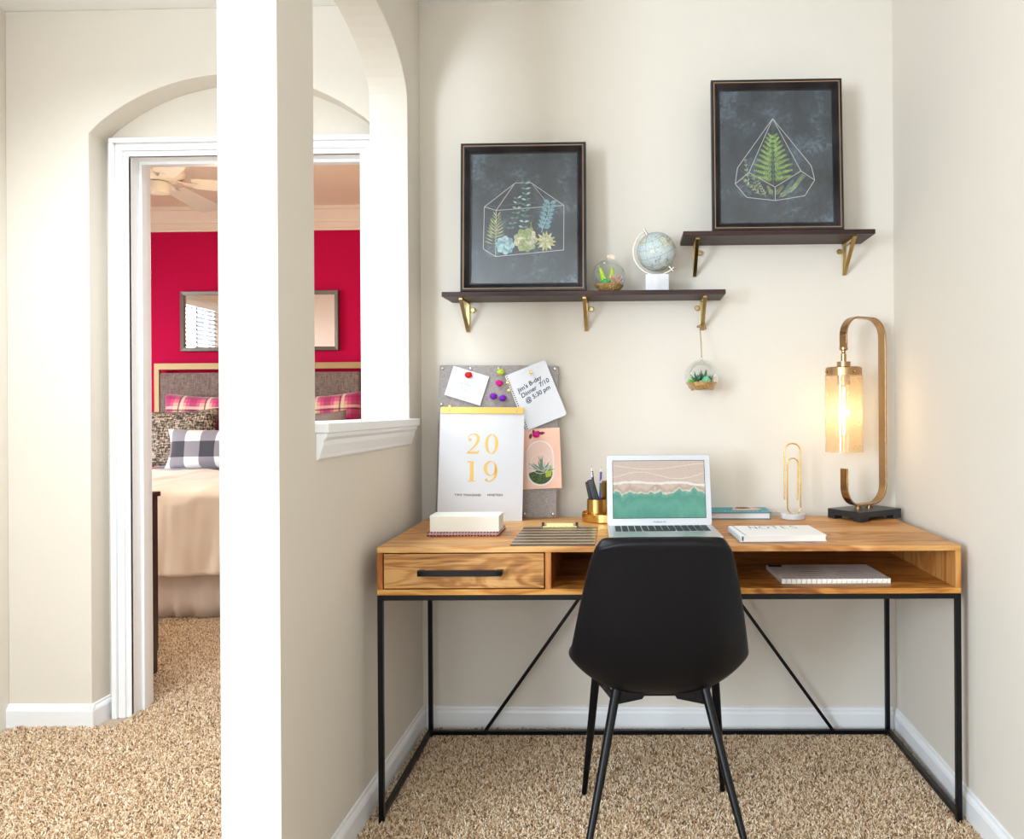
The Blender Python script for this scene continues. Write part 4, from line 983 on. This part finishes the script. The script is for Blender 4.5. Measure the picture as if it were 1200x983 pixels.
# ------------------------------------------------------------------ lamp
lc = Vector((.789, 2.700, DT+.0005)); LA = radians(33)
lamp = thing('table_lamp', 'antique brass hoop table lamp with a glowing amber glass shade on a black base', 'lamp', lc, (0, 0, LA))
b = B(); b.box(-.100, .100, -.070, .070, .012, .032)
for sx in (-1, 1):
    for sy in (-1, 1): b.box(sx*.100, sx*.062, sy*.070, sy*.040, 0, .0125)
b.build('base', mat('satin_black_base', (.02, .02, .022), .35), lamp, bev=.0012)
xl, xr, zb, zt, rr = -.096, .094, .046, .674, .062
path = [(xl, 0, .155), (xl, 0, .155)] 
path = [(xl, 0, .170)] + [(xl+rr-rr*cos(q_), 0, zb+rr-rr*sin(q_)) for q_ in [pi/2*i/10 for i in range(11)]] + [(xr-rr+rr*sin(q_), 0, zb+rr-rr*cos(q_)) for q_ in [pi/2*i/10 for i in range(11)]]
path += [(xr-rr+rr*cos(q_), 0, zt-rr+rr*sin(q_)) for q_ in [pi/2*i/10 for i in range(11)]] + [(xl+rr-rr*sin(q_), 0, zt-rr+rr*cos(q_)) for q_ in [pi/2*i/10 for i in range(11)]] + [(xl, 0, zt-.105)]
B().strip(path, (0, 1, 0), .030, .0055).build('hoop', 'bronze', lamp, smooth=35, bev=.0008)
b = B()
for x in (-.030, .024): b.lathe([(.012, .0322), (.012, .038), (.008, .039), (.008, .041), (.012, .0425), (.012, .048)], 18, (x, 0, 0))
b.build('base_knob', 'bronze', lamp, smooth=35)
zc = zt-.105
b = B(); b.lathe([(.010, zc-.008), (.014, zc-.005), (.014, zc+.002)], 18, (xl, 0, 0)); b.lathe([(.004, zc-.018), (.007, zc-.014), (.007, zc-.008)], 12, (xl, 0, 0)); b.lathe([(.0085, zc-.045), (.0085, zc-.018)], 16, (xl, 0, 0))
b.lathe([(.022, zc-.063), (.022, zc-.045), (.018, zc-.0445)], 24, (xl, 0, 0)); b.lathe([(.058, zc-.092), (.058, zc-.066), (.054, zc-.063), (.01, zc-.063)], 40, (xl, 0, 0))
for q_ in (0.6, -1.8, 2.7): b.ball((xl+.060*cos(q_), .060*sin(q_), zc-.079), .0045, 10, 7)
b.build('shade_holder', 'bronze', lamp, smooth=35)
zs = zc-.092; sh_ = .252
B().lathe([(.0605, zs-sh_), (.0605, zs+.002), (.0585, zs+.002), (.0585, zs-sh_)], 48, (xl, 0, 0), close=True).build('glass_shade', M['amber'], lamp, smooth=60)
B().lathe([(.021, zs-.030), (.021, zs)], 24, (xl, 0, 0)).build('socket', 'bronze', lamp, smooth=35)
gb_ = mat('bulb_glow', (1, .9, .7), .3, emit=((1, .80, .50), 5.5))
B().lathe([(.002, zs-.210), (.010, zs-.205), (.0125, zs-.195), (.0125, zs-.045), (.010, zs-.03)], 20, (xl, 0, 0)).build('bulb', thin_glass('bulb_glass', (1, .96, .88)), lamp, smooth=50)
b = B(); 
for s in (-1, 1): b.tube([(xl+s*.0035, 0, zs-.04), (xl+s*.0035, 0, zs-.19)], .0022, 8)
b.tube([(xl-.0035, .0, zs-.19), (xl, 0, zs-.194), (xl+.0035, 0, zs-.19)], .0022, 8)
b.build('filament', gb_, lamp)
pl = D.lights.new('lamp_light', 'POINT'); pl.energy = .7; pl.color = (1, .88, .70); pl.shadow_soft_size = .02
po = D.objects.new('lamp_light', pl); COL.objects.link(po); po.parent = lamp; po.location = (xl, 0, zs-.12)

# ------------------------------------------------------------------ bedroom
bed = thing('bed', 'bed with taupe panel headboard in a metal frame and gathered cream skirt', 'bed', (-2.955, 4.23, 0))
bw = .82
hb_ = B(); HY = 2.05
hb_.box(-.865, .865, HY, HY+.03, 1.462, 1.512); hb_.box(-.865, -.825, HY, HY+.03, .3, 1.462); hb_.box(.825, .865, HY, HY+.03, .3, 1.462)
hb_.build('headboard_frame', mat('champagne_metal', (.38, .27, .13), .5, .4), bed, bev=.001)
B().box(-.815, .80, HY-.01, HY+.045, .5, 1.435).build('headboard_panel', 'bedpanel', bed, bev=.012)
B().box(-.80, .80, .03, 2.04, .25, .695).build('mattress', 'paper', bed, bev=.05)
cream = mat('cream_comforter', (.88, .75, .61), .85, vary=(4, (.90, .80, .68)), bump=(300, .3, .001), sheen=.3)
sk = B(); n = 150; vs = []; fs = []
for i in range(n+1):
    x = -.80+1.60*i/n
    for j_ in range(5):
        f = j_/4; a_ = .012*sin(i*.55+.6*sin(i*.21))*(1-f*.8)
        vs.append((x, .020+a_, .012+f*.30))
sk.add(vs, [(i*5+j_, (i+1)*5+j_, (i+1)*5+j_+1, i*5+j_+1) for i in range(n) for j_ in range(4)])
so_ = sk.build('bed_skirt', mat('pinkish_linen_skirt', (.76, .66, .59), .9, bump=(200, .3, .001)), bed, smooth=80)
so_.modifiers.new('solidify', 'SOLIDIFY').thickness = .004
# comforter
R_ = random.Random(2); nx, ny = 120, 90; vs = []
import mathutils
for i in range(nx+1):
    x = -.87+1.74*i/nx
    for j_ in range(ny+1):
        s = 1.85*j_/ny                       # arc length: up the foot, over the edge, along the top
        e = .43; r = .07
        if s < e-.0: yy, zz_ = -.035, .255+s*.93
        elif s < e+.11: a_ = (s-e)/.11*pi/2; yy, zz_ = -.035+r*(1-cos(a_)), .255+e*.93+.055*sin(a_)-.0
        else: yy, zz_ = .035+(s-e-.11), .712
        nz = mathutils.noise.noise(Vector((x*5, s*2.2, 1))); n2_ = mathutils.noise.noise(Vector((x*14, s*3.0, 5)))
        if s < e: yy += (.040*nz+.022*n2_)*(1-.4*s/e); zz_ += .006*sin(x*9)*(1-s/e)
        else: zz_ += .016*nz+.006*n2_
        ex = max(0, abs(x)-.80); vs.append((x if ex == 0 else math.copysign(.80+ex*.45, x), yy, zz_-ex*1.6*(1 if s > .2 else .2)))
cf = B().add(vs, [(i*(ny+1)+j_, (i+1)*(ny+1)+j_, (i+1)*(ny+1)+j_+1, i*(ny+1)+j_+1) for i in range(nx) for j_ in range(ny)])
co = cf.build('comforter', cream, smooth=80, loc=(-2.955, 4.21, 0)); co.modifiers.new('solidify', 'SOLIDIFY').thickness = .022
co.modifiers['solidify'].offset = -1
tag(co, 'cream comforter spread over the bed and hanging down at its foot', 'comforter')
def pillow(name, label, w_, h_, th, loc, rot, m, seed=0, group=None):
    n = 22; vs = []; fs = []
    for sgn in (1, -1):
        for i in range(n+1):
            for j_ in range(n+1):
                u = -1+2*i/n; v_ = -1+2*j_/n
                x = w_/2*u*(1-.07*(1-v_*v_)); z = h_/2*v_*(1-.09*(1-u*u)); th_ = th/2*((1-u**4)*(1-v_**4))**.55
                nz = mathutils.noise.noise(Vector((x*7+seed, z*7, sgn)))*.018*((1-u*u)*(1-v_*v_))**.3
                vs.append((x, -sgn*(th_+nz*(1 if th_ > 0 else 0)), z))
    N_ = (n+1)**2
    for g in (0, 1):
        for i in range(n):
            for j_ in range(n):
                q_ = [g*N_+i*(n+1)+j_, g*N_+(i+1)*(n+1)+j_, g*N_+(i+1)*(n+1)+j_+1, g*N_+i*(n+1)+j_+1]; fs.append(q_ if g == 0 else q_[::-1])
    b = B().add(vs, fs); o = b.build(name, m, smooth=80, loc=loc, rot=rot)
    bm = bmesh.new(); bm.from_mesh(o.data); bmesh.ops.remove_doubles(bm, verts=bm.verts, dist=.0006); bmesh.ops.recalc_face_normals(bm, faces=bm.faces); bm.to_mesh(o.data); bm.free()
    return tag(o, label, 'pillow', group)
def plaid():
    m = mat('magenta_plaid', (.5, .02, .15), .9, sheen=.3); t = NT(m); v, s_ = t.xyz()
    def band(c, per, ph, wd_): return t.math('LESS_THAN', t.math('ABSOLUTE', t.math('SUBTRACT', t.math('FRACT', t.math('MULTIPLY_ADD', c, 1/per, ph)), .5)), wd_)
    x, z = s_[0], s_[2]; P_ = .21
    c = t.mix(t.math('MULTIPLY', band(x, P_, 0, .26), .75), (.72, .40, .30), (.62, .02, .24))
    c = t.mix(t.math('MULTIPLY', band(z, P_, .3, .26), .65), c, (.58, .01, .22))
    c = t.mix(t.math('MULTIPLY', band(x, P_, .0, .13), .5), c, (.25, .01, .06)); c = t.mix(t.math('MULTIPLY', band(z, P_, .3, .12), .5), c, (.28, .01, .07))
    c = t.mix(t.math('MULTIPLY', band(x, P_, .42, .05), .7), c, (.85, .74, .62)); c = t.mix(t.math('MULTIPLY', band(z, P_, .75, .05), .6), c, (.85, .70, .60))
    c = t.mix(t.math('MULTIPLY', band(x, P_, .52, .022), .85), c, (.03, .01, .02)); c = t.mix(t.math('MULTIPLY', band(z, P_, .85, .02), .8), c, (.03, .01, .02))
    t.bsdf('Base Color', c); t.bump(t.noise(v, 500, 2), .3, .001); return m
pm_ = plaid()
def buffalo():
    m = mat('buffalo_check', (.5, .5, .5), .9, sheen=.3); t = NT(m); v, s_ = t.xyz()
    f = lambda c, ph: t.math('GREATER_THAN', t.math('FRACT', t.math('MULTIPLY_ADD', c, 1/.232, ph)), .5)
    a_ = f(s_[0], .32); b_ = f(s_[2], .78); n_ = t.noise(v, 350, 2)
    dk = t.math('ADD', a_, b_)
    c = t.ramp(t.math('MULTIPLY', dk, .5), [(0, (.86, .85, .84)), (.3, (.24, .23, .28)), (.8, (.018, .018, .032))], 'CONSTANT'); t.bsdf('Base Color', t.mix(t.math('MULTIPLY', n_, .12), c, (.4, .4, .42))); return m
tweed = mat('black_brown_tweed', (.1, .08, .06), .95); t = NT(tweed); v, s_ = t.xyz(); f1 = t.noise(v, 1, 2, (30, 30, 95)); f2 = t.noise(v, 1, 2, (110, 110, 30))
t.bsdf('Base Color', t.ramp(t.math('MULTIPLY_ADD', f2, .5, t.math('MULTIPLY', f1, .5)), [(.40, (.015, .013, .012)), (.50, (.17, .13, .10)), (.60, (.55, .46, .36))])); t.bump(f1, .6, .004)
greyp = mat('slate_grey_cotton', (.18, .20, .22), .9, sheen=.3)
pillow('throw_pillow', 'magenta plaid pillow at the left end of the headboard', .74, .56, .14, (-3.30, 6.12, .985), (-.14, .03, 0), pm_, 1)
pillow('throw_pillow', 'magenta plaid pillow at the right end of the headboard', .74, .56, .14, (-2.44, 6.12, .985), (-.14, -.05, 0), pm_, 2)
pillow('throw_pillow', 'slate grey pillow behind the checked pillow, beside the tweed one', .44, .42, .12, (-2.87, 5.97, .92), (-.16, 0, 0), greyp, 3)
pillow('throw_pillow', 'taupe grey pillow leaning on the right plaid pillow', .46, .42, .12, (-2.37, 5.945, .915), (-.16, -.05, 0), mat('taupe_cotton', (.24, .20, .19), .9, vary=(200, (.32, .28, .26))), 4)
pillow('throw_pillow', 'black and tan tweed pillow behind the checked pillow at left', .62, .44, .13, (-3.44, 5.96, .925), (-.16, -.04, 0), tweed, 5)
pillow('throw_pillow', 'black and white buffalo checked lumbar pillow at the front of the bed', .95, .30, .13, (-2.95, 5.77, .850), (-.18, 0, 0), buffalo(), 6)
# mirror over the bed
p0 = at(210.5, 377, Y=6.33); p1 = at(396, 374.5, Y=6.33)
mir = thing('wall_mirror', 'wide framed mirror reflecting window blinds on the raspberry wall above the bed', 'mirror', ((p0.x+p1.x)/2, BY-.004, (p0.z+p1.z)/2))
mw_, mh_ = p1.x-p0.x, .487
B().frame(mw_, mh_, [(0, 0), (0, .03), (.004, .034), (.030, .030), (.034, .018), (.034, 0)]).build('frame', mat('pewter_frame', (.16, .14, .12), .35, .6), mir)
B().box(-mw_/2+.02, mw_/2-.02, -.012, -.006, -mh_/2+.02, mh_/2-.02).build('mirror_glass', mat('mirror_silver', (.94, .95, .96), .01, 1.), mir)
# blinds in the bedroom window (seen in the mirror)
bld = thing('window_blind', 'white horizontal slat blind in the bedroom window, reflected in the mirror', 'blind', (BX0+.045, 4.325, 2.33))
sl = None
sm_ = mat('shaded_blind_slat', (.22, .25, .30), .5)  # white slats coloured grey to hold the shade of their undersides
for i in range(30):
    if sl is None: sl = B().box(-.020, .020, -.96, .96, -.0012, .0012).build('slat', sm_, bld); o = sl
    else: o = sl.copy(); COL.objects.link(o); o.parent = bld
    o.location = (.012, 0, -.04-i*.048); o.rotation_euler = (0, .62, 0)
for y in (-.5, 0, .5): B().box(.026, .028, y-.012, y+.012, -1.46, -.02).build('ladder_tape', sm_, bld)
B().box(-.02, .045, -.97, .97, -.02, .04).build('headrail', 'trim', bld)
# ceiling fan
fc = at(186, 207, Y=4.5)
fan = thing('ceiling_fan', 'cream white ceiling fan with wide blades over the bed', 'ceiling fan', (fc.x, fc.y, fc.z))
B().lathe([(.03, .10), (.11, .09), (.135, .07), (.14, .02), (.13, .0), (.10, -.02), (.045, -.03)], 36).build('motor_housing', 'fanwhite', fan, smooth=35)
B().lathe([(.012, .09), (.012, BC-fc.z-.03), (.06, BC-fc.z-.03), (.065, BC-fc.z)], 20).build('down_rod', 'fanwhite', fan, smooth=35)
B().lathe([(.03, -.028), (.056, -.035), (.062, -.07), (.055, -.095), (.02, -.105)], 28).build('switch_housing', 'fanwhite', fan, smooth=35)
for k in range(5):
    a_ = radians(94-72*k); b = B(); b.T = Matrix.Rotation(a_, 4, 'Z')
    b.strip([(.09, 0, -.02), (.14, 0, -.034), (.20, 0, -.03)], (0, 1, 0), .05, .006)
    iron = b.build('blade_iron', 'fanwhite', fan)
    b = B(); b.T = Matrix.Rotation(a_, 4, 'Z') @ Matrix.Rotation(-.24, 4, 'X')
    b.prism([(.17, -.05), (.20, -.058), (.60, -.075), (.67, -.06), (.67, .06), (.60, .075), (.20, .058), (.17, .05)], -.030, -.023, 'z'); b.build('blade', 'fanwhite', fan, bev=.002)
bl_ = D.lights.new('fan_lamp_light', 'POINT'); bl_.energy = 20; bl_.color = (1, .76, .50); bl_.shadow_soft_size = .12
bo = D.objects.new('fan_lamp_light', bl_); COL.objects.link(bo); bo.location = (fc.x+.6, fc.y-.3, 1.95)
# dark chest just inside the bedroom door
dz_ = thing('chest_of_drawers', 'dark wood chest just inside the bedroom doorway, mostly hidden by the door frame', 'chest', (-2.329, 3.06, 0))
B().box(-.30, .293, 0, .31, .10, .765).build('body', 'darkwood', dz_, bev=.003)
B().box(-.31, .30, -.01, .32, .765, .785).build('top', 'darkwood', dz_, bev=.002)
for sx in (-.295, .255):
    for sy in (.005, .275): B().box(sx, sx+.035, sy, sy+.03, 0, .10).build('leg', 'darkwood', dz_)
for i in range(3): B().box(-.28, .28, -.012, 0, .13+i*.21, .32+i*.21).build('drawer_front', 'darkwood', dz_, bev=.002)
